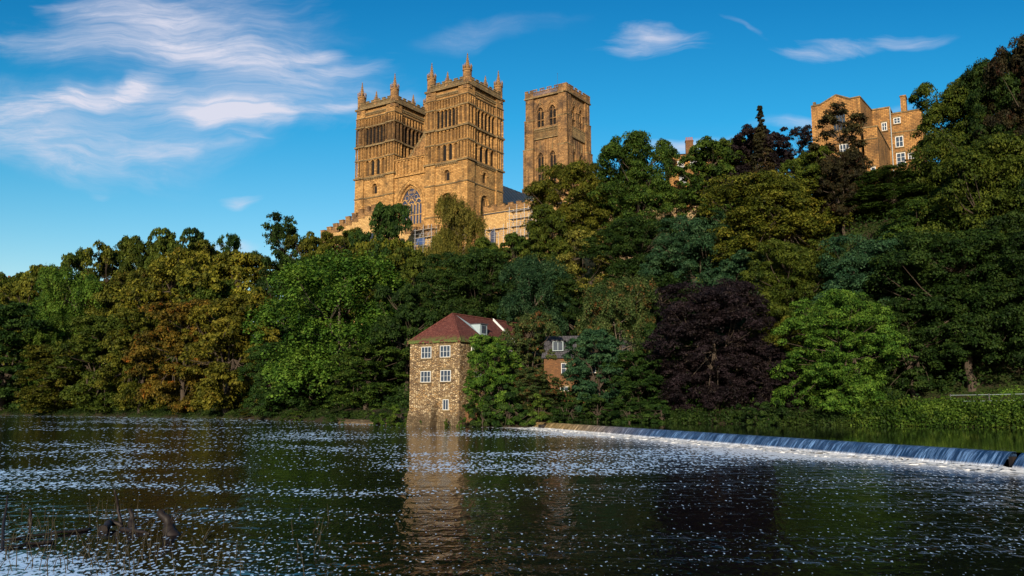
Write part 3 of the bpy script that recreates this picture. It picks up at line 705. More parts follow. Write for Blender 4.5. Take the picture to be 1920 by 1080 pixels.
# central tower
ct = empty('central_tower', (0, 0, 0), 0, cath)
cx0, cx1, cy0, cy1 = -23.6, -10.2, 62.2, 75.6
wb = MB(); tb = MB(); pb = MB(); wins = []
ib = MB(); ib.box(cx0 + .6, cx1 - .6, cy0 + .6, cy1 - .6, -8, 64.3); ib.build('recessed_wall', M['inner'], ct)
for f, g in zip(faces4(wb, cx0, cx1, cy0, cy1), faces4(tb, cx0, cx1, cy0, cy1)):
    W = 13.4; c0, c1 = 2.5, W - 2.5; cm = W / 2
    f.rect(c0, c1, -8, 33)
    for s_ in (0, 1):
        u0 = c0 if s_ == 0 else cm; u1 = cm if s_ == 0 else c1
        a, bb = f.bay(u0, u1, 33, 51, 2.0, 34.4, 45.3, .55, 1.9, 0); cu = (u0 + u1) / 2
        wins.append(panel_mesh(f, a, bb, 34.4, 45.3, -.5, 1.9, .7)); f.ring(cu, 45.3, 1.02, 1.35, 0, .25, 10, 1.9)
        f.block(cu - .08, cu + .08, 34.4, 46.6, -.5, -.2); f.ring(cu - .5, 45.2, .4, .5, -.5, -.25, 6, 1.8); f.ring(cu + .5, 45.2, .4, .5, -.5, -.25, 6, 1.8)
        f.block(a, bb, 40.4, 41.0, -.5, -.15)
        g.tube(g.p(cu, .2, 48.2), g.p(cu, .2, 50.6), .16, .02, 5) if False else tb.tube(g.p(cu, .2, 47.6), g.p(cu, .2, 50.4), .22, .03, 5)
        for s2 in (-1, 1): f.block(cu + s2 * 1.55 - .16, cu + s2 * 1.55 + .16, 33, 50.6, 0, .3)
        a, bb = f.bay(u0, u1, 54.3, 64.0, 2.3, 54.9, 59.2, .55, 1.8, 0)
        wins.append(panel_mesh(f, a, bb, 54.9, 59.2, -.5, 1.8, .5)); f.ring(cu, 59.2, 1.17, 1.5, 0, .25, 10, 1.8); f.ring(cu, 59.3, 1.65, 1.85, 0, .3, 10, 2.3)
        f.block(cu - .09, cu + .09, 54.9, 60.6, -.5, -.12); f.ring(cu - .58, 59.1, .45, .58, -.5, -.2, 6, 1.8); f.ring(cu + .58, 59.1, .45, .58, -.5, -.2, 6, 1.8)
        f.block(a, bb, 56.9, 57.15, -.5, -.12)
        tb.tube(g.p(cu, .25, 61.6), g.p(cu, .25, 63.4), .2, .03, 5)
    # gallery parapet at mid height
    f.rect(c0, c1, 51, 54.3)
    g.block(c0, c1, 51.0, 51.35, 0, .5); g.block(c0, c1, 54.0, 54.3, 0, .5)
    k = 18
    for i in range(k + 1):
        u = c0 + .06 + (c1 - c0 - .26) * i / k; g.block(u, u + .14, 51.35, 54.0, .3, .46)
    for i in range(k):
        u = c0 + .1 + (c1 - c0 - .26) * (i + .5) / k; g.block(u - .2, u + .2, 53.4, 53.6, .32, .44)
    for z in (33.0, 24.0): g.block(c0, c1, z - .2, z + .15, 0, .35)
    # stepped corner buttresses
    for (z0, z1, o_) in ((-8, 36, 1.25), (36, 48, 1.0), (48, 57, .72), (57, 64.0, .45)):
        for (p0, p1) in ((-o_, 2.5 - (1.25 - o_) * .2), (W - 2.5 + (1.25 - o_) * .2, W + o_)):
            f.block(p0 + .002, p1, z0, z1, 0, o_)
        if z1 < 60:
            g.block(-o_ - .08, 2.56, z1, z1 + .35, -.2, o_ + .08); g.block(W - 2.56, W + o_, z1, z1 + .35, -.2, o_ + .08)
    f.rect(1.8, c0, 36, 64.0, .02); f.rect(c1, W - 1.8, 36, 64, .02)
    for (p0, p1) in ((-.45, 2.3), (W - 2.3, W + .45)):
        f.block((p0 + p1) / 2 - .12, (p0 + p1) / 2 + .12, 57.5, 63.6, .45, .62)
    for uu in (1.0, W - 1.0):
        f.ring(uu, 52.2, .45, .62, .72, .86, 6, 1.7); f.ring(uu, 45.0, .5, .68, 1.0, 1.14, 6, 1.7)
    g.block(-.8, W + .45, 64.0, 64.4, -.4, .8)
    g = Face(pb, g.o, g.a, g.n)
    battlement(g, 2.2, W - 2.2, 64.4, True, 1.5, 1.1, 2.2, .62, .25); battlement(g, -.62, 2.2, 64.4, False, 1.1, .7, 2.2, .62, .2); battlement(g, W - 2.2, W + .2, 64.4, False, 1.1, .7, 2.2, .615, .2)
wb.build('tower_wall', M['stone2'], ct); tb.build('gallery_parapet', M['trim'], ct)
pb.build('battlement', M['stone2'], ct)
b = MB(); b.box(cx0 + .3, cx1 - .3, cy0 + .3, cy1 - .3, 64.32, 64.9); b.build('tower_roof', M['copper'], ct)
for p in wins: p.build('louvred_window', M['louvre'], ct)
b = MB(); b.tube((-17, 69, 64), (-17, 69, 73.5), .07, .03, 6); b.lathe(-17, 69, [(.02, 73.4), (.12, 73.5), (.02, 73.7)], 6); b.build('flagpole', M['iron'], ct)
for (x, y, z) in ((cx0 - .9, cy0 + .9, 48.3), (cx1 + .9, cy0 + .6, 48.3), (cx1 + .9, cy1 - .6, 48.3)):
    b = MB(); b.box(x - .22, x + .22, y - .22, y + .22, z, z + .9); b.lathe(x, y, [(.3, z + .9), (.04, z + 2.3)], 6); b.build('pinnacle', M['stone2'], ct)
# transept roof beside the central tower
b = MB(); b.box(-10, 8, 63, 76, -8, 22); b.prism([(-10, 22), (8, 22), (8, 22.3), (-10, 22.3)], 63, 76)
b.build('transept_wall', M['stone'], cath)
b = MB(); b.add([(-10, 62.6, 22.3), (8.4, 62.6, 22.3), (8.4, 76.4, 22.3), (-10, 76.4, 22.3), (-10, 69.5, 29), (8.4, 69.5, 29)], [(0, 1, 5, 4), (2, 3, 4, 5), (1, 2, 5), (3, 0, 4)]); b.build('transept_roof', M['copper'], cath)

# galilee chapel in front of the west front
gl = empty('west_chapel', (0, 0, 0), 0, cath)
b = MB(); b.prism([(-37, -10), (-1.5, -10), (-1.5, 9.2), (-9, 9.6), (-14, 12.5), (-20.5, 16.2), (-24, 15.6), (-37, 11.8)], -8, -.6)
f = Face(b, (-37, -8), (1, 0), (0, -1))
for u in (3.2, 12.0, 21, 29.0):
    f.block(u - .5, u + .5, -10, 8.6, 0, .9)
b.build('chapel_wall', M['stone3'], gl)
b = MB()
pts = [(-37, 11.8), (-24, 15.6), (-20.5, 16.2), (-14, 12.5), (-9, 9.6), (-1.5, 9.2)]
for i in range(18):
    x = -37 + i * 2.0; z = np.interp(x + .7, [p[0] for p in pts], [p[1] for p in pts])
    b.box(x, x + 1.35, -8.12, -7.5, z - .8, z + 1.15); b.box(x - .08, x + 1.43, -8.2, -7.42, z + 1.15, z + 1.32); b.box(x + 1.35, x + 2, -8.1, -7.52, z - .9, z + .2)
b.build('battlement', M['stone2'], gl)
for (u, z) in ((7.6, 8.6), (16.3, 9.5), (25, 6.0)):
    p = panel_mesh(f, u - .9, u + .9, z - 3, z, .03, 1.8); p.build('chapel_window', M['bigglass'], gl)

# ------------------------------------------------------------------ monastic range beside the cathedral
rg = empty('monastic_range', CO, CATH_RZ)
prop(rg, 'long low battlemented range of sunlit pale stone running from the foot of the tower', 'building')
b = MB(); b.box(.9, 60, 5.2, 5.9, -8, 15.3); b.box(.9, 60, 5.9, 14, -8, 14.6)
f = Face(b, (.9, 5.2), (1, 0), (0, -1)); wn_ = []
for i, u in enumerate((2.6, 12.5, 20, 28, 36, 44)):
    f.ring(u, 10.2 if i == 0 else 11.2, .8, 1.05, 0, .12, 8, 1.8)
    wn_.append(panel_mesh(f, u - .75, u + .75, 6.2 if i == 0 else 8.8, 10.2 if i == 0 else 11.2, .02, 1.8))
for u in (5.9, 17, 32): f.block(u - .12, u + .12, -8, 14.8, 0, .2)
b.build('range_wall', M['stone3'], rg)
for p in wn_: p.build('window', M['bigglass'], rg)
b = MB(); f = Face(b, (.9, 5.2), (1, 0), (0, -1)); battlement(f, 0, 59, 15.3, False, 1.25, .95, 1.35, .2, -.3); b.build('battlement', M['stone2'], rg)
b = MB(); b.prism([(.9, 14.7), (60, 14.7), (60, 15.2), (.9, 15.2)], 5.9, 14.2); b.build('range_roof', M['copper'], rg)
b = MB(); b.box(.9, 60, 5.0, 5.2, 14.75, 15.0); b.build('gutter', M['iron'], rg)

# ------------------------------------------------------------------ scaffolding
def scaffold(loc, rz, w_, dep, hgt, label, blue):
    root = empty('scaffolding', loc, rz); prop(root, label, 'scaffolding')
    b = MB(); nxx = max(2, int(w_ / 1.8))
    for i in range(nxx + 1):
        x = w_ * i / nxx
        for y in (0, dep): b.tube((x, y, -1.5), (x, y, hgt + rnd.uniform(.2, 1.4)), .05, .05, 5)
        for k in range(int(hgt / 1.6) + 1): b.tube((x, -.3, k * 1.6), (x, dep + .3, k * 1.6), .045, .045, 5)
    for k in range(int(hgt / .8) + 1):
        for y in (0, dep): b.tube((-.4, y, k * .8), (w_ + .4, y, k * .8), .04, .04, 5)
    for i in range(nxx): b.tube((w_ * i / nxx, 0, 0), (w_ * (i + 1) / nxx, 0, hgt), .04, .04, 5)
    b.build('tube_frame', M['metal'], root)
    b = MB()
    for k in range(1, int(hgt / 1.6) + 1): b.box(-.2, w_ + .2, .1, dep - .1, k * 1.6 + .05, k * 1.6 + .11)
    b.build('plank_deck', M['plank'], root)
    if blue:
        b = MB(); b.box(.4, w_ * .6, -.02, .02, .2, 1.5); b.build('blue_sheeting', M['blue'], root)
def at(px, py, Y):
    a, bq = ray(px, py); return Vector((a * Y, Y, CAM_Z + bq * Y))
p = at(955, 440, 172); scaffold((p.x, p.y, p.z), CATH_RZ, 5.5, 1.5, 5.2, 'silver tube scaffolding beside the pale battlemented range, near the big dark trees', False)
p = at(910, 446, 173); scaffold((p.x, p.y, p.z), CATH_RZ, 4.5, 1.5, 1.7, 'low silver scaffolding at the foot of the pale stone range', False)
p = at(778, 462, 168); scaffold((p.x, p.y, p.z), CATH_RZ, 4.2, 1.5, 3.2, 'scaffolding with blue sheeting below the great arched window', True)

# ------------------------------------------------------------------ windows for houses
def sash(parent, f, u, z, w_, h, cols, rows, mat='white', d=.02, fr=.055):
    b = MB(); g = Face(b, f.o, f.a, f.n)
    g.block(u - w_ / 2, u - w_ / 2 + fr, z, z + h, d, d + .1); g.block(u + w_ / 2 - fr, u + w_ / 2, z, z + h, d, d + .1)
    g.block(u - w_ / 2 + fr, u + w_ / 2 - fr, z, z + fr, d, d + .1); g.block(u - w_ / 2 + fr, u + w_ / 2 - fr, z + h - fr, z + h, d, d + .1)
    for i in range(1, cols): x = u - w_ / 2 + w_ * i / cols; g.block(x - fr * .4, x + fr * .4, z + fr, z + h - fr, d, d + .09)
    for i in range(1, rows): y = z + h * i / rows; g.block(u - w_ / 2 + fr, u + w_ / 2 - fr, y - fr * .25, y + fr * .25, d, d + .08)
    wn = b.build('window', M[mat], parent)
    b = MB(); g = Face(b, f.o, f.a, f.n); g.block(u - w_ / 2 + fr * .6, u + w_ / 2 - fr * .6, z + fr * .6, z + h - fr * .6, d - .01, d + .05)
    b.build('pane', M['glass'], wn)
    b = MB(); g = Face(b, f.o, f.a, f.n); g.block(u - w_ / 2 - .12, u + w_ / 2 + .12, z - .16, z - .002, d - .02, d + .16); g.block(u - w_ / 2 - .15, u + w_ / 2 + .15, z + h + .002, z + h + .26, d - .02, d + .05)
    b.build('sill', M['trim'], wn)
    return wn

# ------------------------------------------------------------------ mill by the river
ML_RZ = math.atan2(-.53, .848)
pm = at(862, 640, 98.0)
mill = empty('fulling_mill', (pm.x, pm.y, 0), ML_RZ)
prop(mill, 'tall narrow rubble stone mill house with red hipped tile roof standing in the river edge', 'mill')
MW = 7.2; MLN = 27; EV = 9.75
b = MB(); b.box(-MW, 0, 0, MLN, -1.5, EV)
b.add([(-MW - .5, -.35, -1.5), (.25, -.35, -1.5), (.25, .6, -1.5), (-MW - .5, .6, -1.5), (-MW - .12, -.05, 1.7), (.02, -.05, 1.7), (.02, .4, 1.7), (-MW - .12, .4, 1.7)], [(0, 3, 2, 1), (4, 5, 6, 7), (0, 1, 5, 4), (1, 2, 6, 5), (2, 3, 7, 6), (3, 0, 4, 7)])
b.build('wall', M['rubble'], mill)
b = MB(); b.add([(-4.25, -1.6, -1.5), (-3.0, -1.6, -1.5), (-3.0, .1, -1.5), (-4.25, .1, -1.5), (-4.2, -1.2, 2.2), (-3.05, -1.2, 2.2), (-3.05, .1, 2.9), (-4.2, .1, 2.9)], [(0, 3, 2, 1), (4, 5, 6, 7), (0, 1, 5, 4), (1, 2, 6, 5), (2, 3, 7, 6), (3, 0, 4, 7)])
b.build('buttress', M['rubble'], mill)
b = MB()
ov = .28; ap = 13.35
b.add([(-MW - ov, -ov, EV), (ov, -ov, EV), (ov, MLN + ov, EV), (-MW - ov, MLN + ov, EV), (-MW / 2, 3.5, ap), (-MW / 2, MLN - 3, ap),
       (-MW - ov, -ov, EV - .12), (ov, -ov, EV - .12), (ov, MLN + ov, EV - .12), (-MW - ov, MLN + ov, EV - .12)],
      [(0, 1, 4), (1, 2, 5, 4), (2, 3, 5), (3, 0, 4, 5), (6, 7, 1, 0), (7, 8, 2, 1), (8, 9, 3, 2), (9, 6, 0, 3), (9, 8, 7, 6)])
rf = b.build('roof', M['tile'], mill)
b = MB(); b.tube((-MW / 2, 3.5, ap + .03), (ov, -ov, EV + .05), .13, .13, 6); b.tube((-MW / 2, 3.5, ap + .03), (-MW - ov, -ov, EV + .05), .13, .13, 6); b.tube((-MW / 2, 3.5, ap + .03), (-MW / 2, MLN - 3, ap + .03), .13, .13, 6)
b.build('ridge_tiles', M['tile'], rf)
b = MB(); b.tube((-MW / 2, 12.4, ap + .1), (ov + .05, 12.4, EV + .15), .14, .14, 5); b.build('stone_coping', M['white'], rf)
# dormer on the side slope
def slope_x(z): return ov - (z - EV) / (ap - EV) * (MW / 2 + ov)
dm = MB(); dy = 6.2; zt = 12.15; zb = 10.85; xf = slope_x(zb) + .05
dm.add([(xf, dy - .75, zb), (xf, dy + .75, zb), (xf, dy + .75, zt), (xf, dy - .75, zt), (slope_x(zt) - .1, dy - .75, zt), (slope_x(zt) - .1, dy + .75, zt), (slope_x(zb) - .05, dy - .75, zb), (slope_x(zb) - .05, dy + .75, zb)],
       [(0, 1, 2, 3), (3, 2, 5, 4), (0, 3, 4, 6), (1, 7, 5, 2)])
dmo = dm.build('dormer', M['lead'], rf)
b = MB(); b.add([(slope_x(13.2), 4.05, 13.24), (slope_x(10.9) + .02, 5.3, 10.95), (xf, dy - .76, zb), (xf, dy - .76, zt), (slope_x(zt), dy - .76, zt + .05)], [(0, 1, 2, 3, 4)])
b.add([(slope_x(10.8) + .04, 6.95, 10.85), (slope_x(9.9) + .04, 7.6, 9.95), (slope_x(9.9) + .04, 7.9, 9.95), (slope_x(10.8) + .04, 7.15, 10.85)], [(0, 1, 2, 3)])
b.build('lead_flashing', M['lead'], rf)
b = MB(); b.box(xf + .01, xf + .04, dy - .42, dy + .42, zb + .22, zt - .15); b.build('pane', M['glass'], rf)
b = MB(); b.box(slope_x(zt) - .4, xf + .16, dy - .85, dy + .85, zt, zt + .1); b.box(xf + .04, xf + .07, dy - .03, dy + .03, zb + .22, zt - .15); b.box(xf + .04, xf + .07, dy - .42, dy + .42, (zb + zt) / 2, (zb + zt) / 2 + .06); b.build('dormer_cap', M['slate'], rf)
b = MB(); k = 0; z = 1.8
b2 = MB()
while z < EV - .45:
    la, lb = (.62, .34) if k % 2 else (.34, .62)
    b.box(-la, .022, -.022, lb, z, z + .37); b2.box(-MW - .022, -MW + lb, -.022, la, z, z + .37); z += .37; k += 1
b.build('corner_stones', M['rubble'], mill); b2.build('corner_stones', M['rubble'], mill)
ff = Face(None, (-MW, 0), (1, 0), (0, -1)); fs = Face(None, (0, 0), (0, 1), (1, 0))
sash(mill, ff, 2.45, 7.85, 1.45, 1.35, 3, 2); sash(mill, ff, 5.2, 7.9, 1.45, 1.35, 3, 2)
sash(mill, ff, 2.4, 5.05, 1.45, 1.3, 3, 2); sash(mill, ff, 5.3, 5.1, 1.45, 1.3, 3, 2); sash(mill, ff, 5.35, 1.85, .8, 1.2, 2, 1)
for y in (3.0, 10.5, 15.5, 20): sash(mill, fs, y, 7.9, 1.4, 1.35, 3, 2); sash(mill, fs, y + .6, 5.0, 1.4, 1.3, 3, 2)
b = MB(); b.box(.02, 1.6, 1.2, 1.5, -1.5, 2.5); b.box(.02, 1.6, 4.5, 4.8, -1.5, 2.5); b.build('lean_to_wall', M['brick'], mill)
b = MB(); b.add([(-.0, .9, 3.3), (2.0, .9, 2.5), (2.0, 5.1, 2.5), (0, 5.1, 3.3), (0, .9, 3.2), (2.0, .9, 2.4), (2.0, 5.1, 2.4), (0, 5.1, 3.2)], [(0, 1, 2, 3), (4, 7, 6, 5), (0, 4, 5, 1), (1, 5, 6, 2), (2, 6, 7, 3)]); b.build('lean_to_roof', M['tile'], mill)

# brick mill cottage behind the trees
pc = at(1020, 672, 103.0)
ch = empty('brick_house', (pc.x, pc.y, 0), R(-12))
prop(ch, 'orange brick house with grey slate roof half hidden by riverside trees beside the mill', 'house')
CW = 10.5; ce = pc.z
b = MB(); b.box(0, CW, 0, 6, .5, ce); b.prism([(0, ce), (0, ce + .01), (0.01, ce)], 0, .01); b.build('wall', M['brick'], ch)
b = MB(); b.add([(-.3, -.3, ce), (CW + .3, -.3, ce), (CW + .3, 6.3, ce), (-.3, 6.3, ce), (-.3, 3, ce + 2.9), (CW + .3, 3, ce + 2.9)], [(0, 1, 5, 4), (2, 3, 4, 5), (1, 2, 5), (3, 0, 4), (3, 2, 1, 0)])
rf = b.build('roof', M['slate'], ch)
b = MB(); b.box(1.0, 2.3, .35, 2.2, ce + .9, ce + 2.1); b.build('dormer', M['lead'], rf)
b = MB(); b.box(.9, 2.4, .2, 2.5, ce + 2.1, ce + 2.22); b.build('dormer_cap', M['slate'], rf)
b = MB(); b.box(1.08, 1.62, .3, .33, ce + .98, ce + 2.02); b.box(1.68, 2.22, .3, .33, ce + .98, ce + 2.02); b.build('pane', M['glass'], rf)
b = MB(); b.box(7.6, 8.4, 2.6, 3.4, ce + 2.2, ce + 4.0); b.build('chimney', M['brick'], rf)
fc = Face(None, (0, 0), (1, 0), (0, -1))
sash(ch, fc, 2.4, ce - 1.9, .6, 1.3, 1, 2); sash(ch, fc, 2.5, ce - 3.9, 1.1, .5, 2, 1); sash(ch, fc, 5.8, ce - 1.8, .9, 1.2, 2, 2); sash(ch, fc, 8.6, ce - 1.8, .9, 1.2, 2, 2)

# ------------------------------------------------------------------ college building up on the hill
def slab_building():
    Y = 125.0
    p0 = at(1523, 330, Y); rz = R(-31)
    root = empty('college_building', (p0.x, p0.y, 0), rz)
    prop(root, 'tall orange stone building with stepped gables and white windows high above the treetops', 'building')
    c, s_ = math.cos(rz), math.sin(rz)
    def X(px, y=0.0):
        a = ray(px, 250)[0]; return (a * (p0.y + c * y) - (p0.x - s_ * y)) / (c - a * s_)
    def Z(px, py, y=0.0):
        return CAM_Z + ray(px, py)[1] * (p0.y + s_ * X(px, y) + c * y)
    base = 28
    poly = [(X(1523), base), (X(1616), base), (X(1616), Z(1616, 182)), (X(1597), Z(1597, 186)), (X(1571), Z(1571, 179)), (X(1541), Z(1541, 197)), (X(1530), Z(1530, 199)), (X(1523), Z(1523, 201))]
    xr = X(1616); y2 = 0.0
    while (lambda a: (a * (p0.y + c * y2) - (p0.x - s_ * y2)) / (c - a * s_))(ray(1637, 250)[0]) > xr and y2 < 14: y2 += .1
    zr0 = Z(1616, 182); zr1 = CAM_Z + ray(1637, 208)[1] * (p0.y + s_ * xr + c * y2)
    b = MB(); b.prism(poly, 0, y2)
    b.add([(xr, 0, base), (xr + .01, y2, base), (xr + .01, y2, zr1), (xr, 0, zr0 - .02)], [(0, 1, 2, 3)])
    b.v = [(x, y, min(z, zr1) if y > y2 - .01 else z) for x, y, z in b.v]
    b.build('gabled_wall', M['college'], root)
    b = MB()
    for (q0, q1) in zip(poly[2:-1], poly[3:]): b.tube((q0[0], -.05, q0[1] + .08), (q1[0], -.05, q1[1] + .08), .13, .13, 6)
    b.tube((xr, 0, zr0 + .08), (xr, y2, zr1 + .08), .13, .13, 6)
    b.box(X(1526), X(1531), .3, .9, Z(1530, 200), Z(1530, 190)); b.build('coping', M['trim'], root)
    yb = y2; zb = Z(1653, 205, yb); xw = X(1670, yb)
    b = MB(); b.box(xr - 1, xw, yb + .01, yb + 7, base, zb); yc = yb + 1.2; zc = Z(1690, 212, yc)
    b.box(xw + .01, X(1730, yc), yc, yb + 8, base, zc); b.build('flat_topped_wing', M['college'], root)
    b = MB(); b.box(xr, xw + .12, yb - .12, yb + 7.1, zb, zb + .22); b.box(xw + .15, X(1730, yc) + .1, yc - .12, yb + 8.1, zc, zc + .2)
    zz = Z(1685, 249, yc); b.box(xw + .15, X(1730, yc), yc - .12, yc, zz, zz + .16); b.build('wing_coping', M['trim'], root)
    b = MB(); x0, x1 = X(1692, yc + .5), X(1702, yc + .5); zt_ = Z(1697, 181, yc + .5); b.box(x0, x1, yc + .5, yc + 2.4, zc - .5, zt_); b.box(x0 - .1, x1 + .1, yc + .4, yc + 2.5, zt_, zt_ + .2); b.build('chimney', M['college'], root)
    b = MB(); y3 = -1.6; bt = Z(1635, 239, y3); x0, x1 = X(1619, y3), X(1645, y3)
    b.box(x0, x1, y3, y2 + .5, base, bt); b.build('projecting_bay', M['college'], root)
    b = MB(); b.box(x0 - .1, x1 + .1, y3 - .12, y2, bt, bt + .2); zz = Z(1635, 261, y3); b.box(x0, x1, y3 - .1, y3, zz, zz + .14); b.build('bay_coping', M['trim'], root)
    b = MB(); b.tube((xw + .1, yb - .12, base), (xw + .1, yb - .12, zb), .07, .07, 6); b.build('drainpipe', M['lead'], root)
    def win(y, pxa, pya, pxb, pyb, c_, r_, mat='white'):
        f = Face(None, (0, y), (1, 0), (0, -1)); u0, u1 = X(pxa, y), X(pxb, y); zt2, zb2 = Z(pxa, pya, y), Z(pxa, pyb, y)
        sash(root, f, (u0 + u1) / 2, zb2, u1 - u0, zt2 - zb2, c_, r_, mat, .02, .09)
    win(0, 1563, 212, 1587, 247, 4, 3, 'trim'); win(0, 1573, 272, 1591, 300, 3, 3)
    win(yb, 1654, 231, 1664, 246, 2, 2); win(yc, 1677, 222, 1690, 233, 2, 2); win(yc, 1678, 257, 1693, 277, 2, 2); win(yc, 1678, 288, 1695, 312, 2, 3)
    win(yc, 1700, 288, 1711, 299, 2, 2); win(y3, 1629, 314, 1638, 326, 1, 2)
slab_building()

# terrace house with chimney stacks between the trees
ph = at(1262, 290, 150)
hs_ = empty('chimney_house', (ph.x, ph.y, 0), R(-8))
prop(hs_, 'stone house with tall chimney stack of pots peeping over trees beside the cathedral', 'house')
zt = ph.z
b = MB(); b.box(-1.2, 10, 0, 8, 28, zt); b.build('wall', M['college'], hs_)
b = MB(); b.add([(-1.4, -.3, zt), (10.3, -.3, zt), (10.3, 8.3, zt), (-1.4, 8.3, zt), (-1.4, 4, zt + .9), (10.3, 4, zt + .9)], [(0, 1, 5, 4), (2, 3, 4, 5), (1, 2, 5), (3, 0, 4)]); rf = b.build('roof', M['slate'], hs_)
for (x, w_, hh, np_) in ((2.3, 1.35, 3.1, 4), (6.2, .8, 2.4, 2)):
    b = MB(); b.box(x, x + w_, .2, 1.2, zt - .3, zt + hh * .8); b.box(x - .08, x + w_ + .08, .12, 1.28, zt + hh * .8, zt + hh * .8 + .15); co = b.build('chimney', M['brick'], hs_)
    b = MB()
    for i in range(np_): b.lathe(x + w_ * (i + .5) / np_, .7, [(.12, zt + hh * .8 + .15), (.1, zt + hh * .8 + .8), (.13, zt + hh * .8 + .85)], 8)
    b.build('chimney_pot', M['pot'], co)
fh = Face(None, (0, 0), (1, 0), (0, -1))
sash(hs_, fh, 1.3, zt - 2.6, 1.2, 1.3, 2, 2); sash(hs_, fh, 3.6, zt - 2.6, 1.2, 1.3, 2, 2); sash(hs_, fh, 1.6, zt - 5.6, 1.2, 1.7, 2, 2)

# distant battlemented house at the far left skyline
pf = at(8, 523, 300)
fa = empty('distant_castle', (pf.x, pf.y, 0), 0); prop(fa, 'tiny battlemented brick building far off on the skyline beyond the treetops', 'castle')
b = MB(); b.box(-6, 1.5, 0, 6, 10, pf.z - .3); b.box(.2, 2.2, -.5, 4, 10, pf.z + .5)
b.build('wall', M['brick'], fa)
b = MB()
for i in range(6): b.box(-6 + i * 1.3, -6 + i * 1.3 + .8, 0, .5, pf.z - .3, pf.z + .4)
b.box(.2, .7, -.5, 0, pf.z + .5, pf.z + 1.1); b.box(1.5, 2.2, -.5, 0, pf.z + .5, pf.z + 1.1); b.build('battlement', M['brick'], fa)

# old retaining wall glimpsed through the trees
b = MB(); pw0 = at(1120, 440, 150); pw1 = at(1330, 400, 140)
b.add([], [])
for (qa, qb) in ((pw0, pw1),):
    dx = (qb - qa); L_ = math.hypot(dx.x, dx.y)
    b.box(0, L_, 0, .8, 24, 35.5); b.box(-.1, L_ + .1, -.12, .92, 35.5, 35.8)
rw = b.build('precinct_wall', M['rubble']); rw.location = (pw0.x, pw0.y, 0); rw.rotation_euler = (0, 0, math.atan2(dx.y, dx.x))
prop(rw, 'high old stone precinct wall glimpsed through the hillside trees', 'wall')

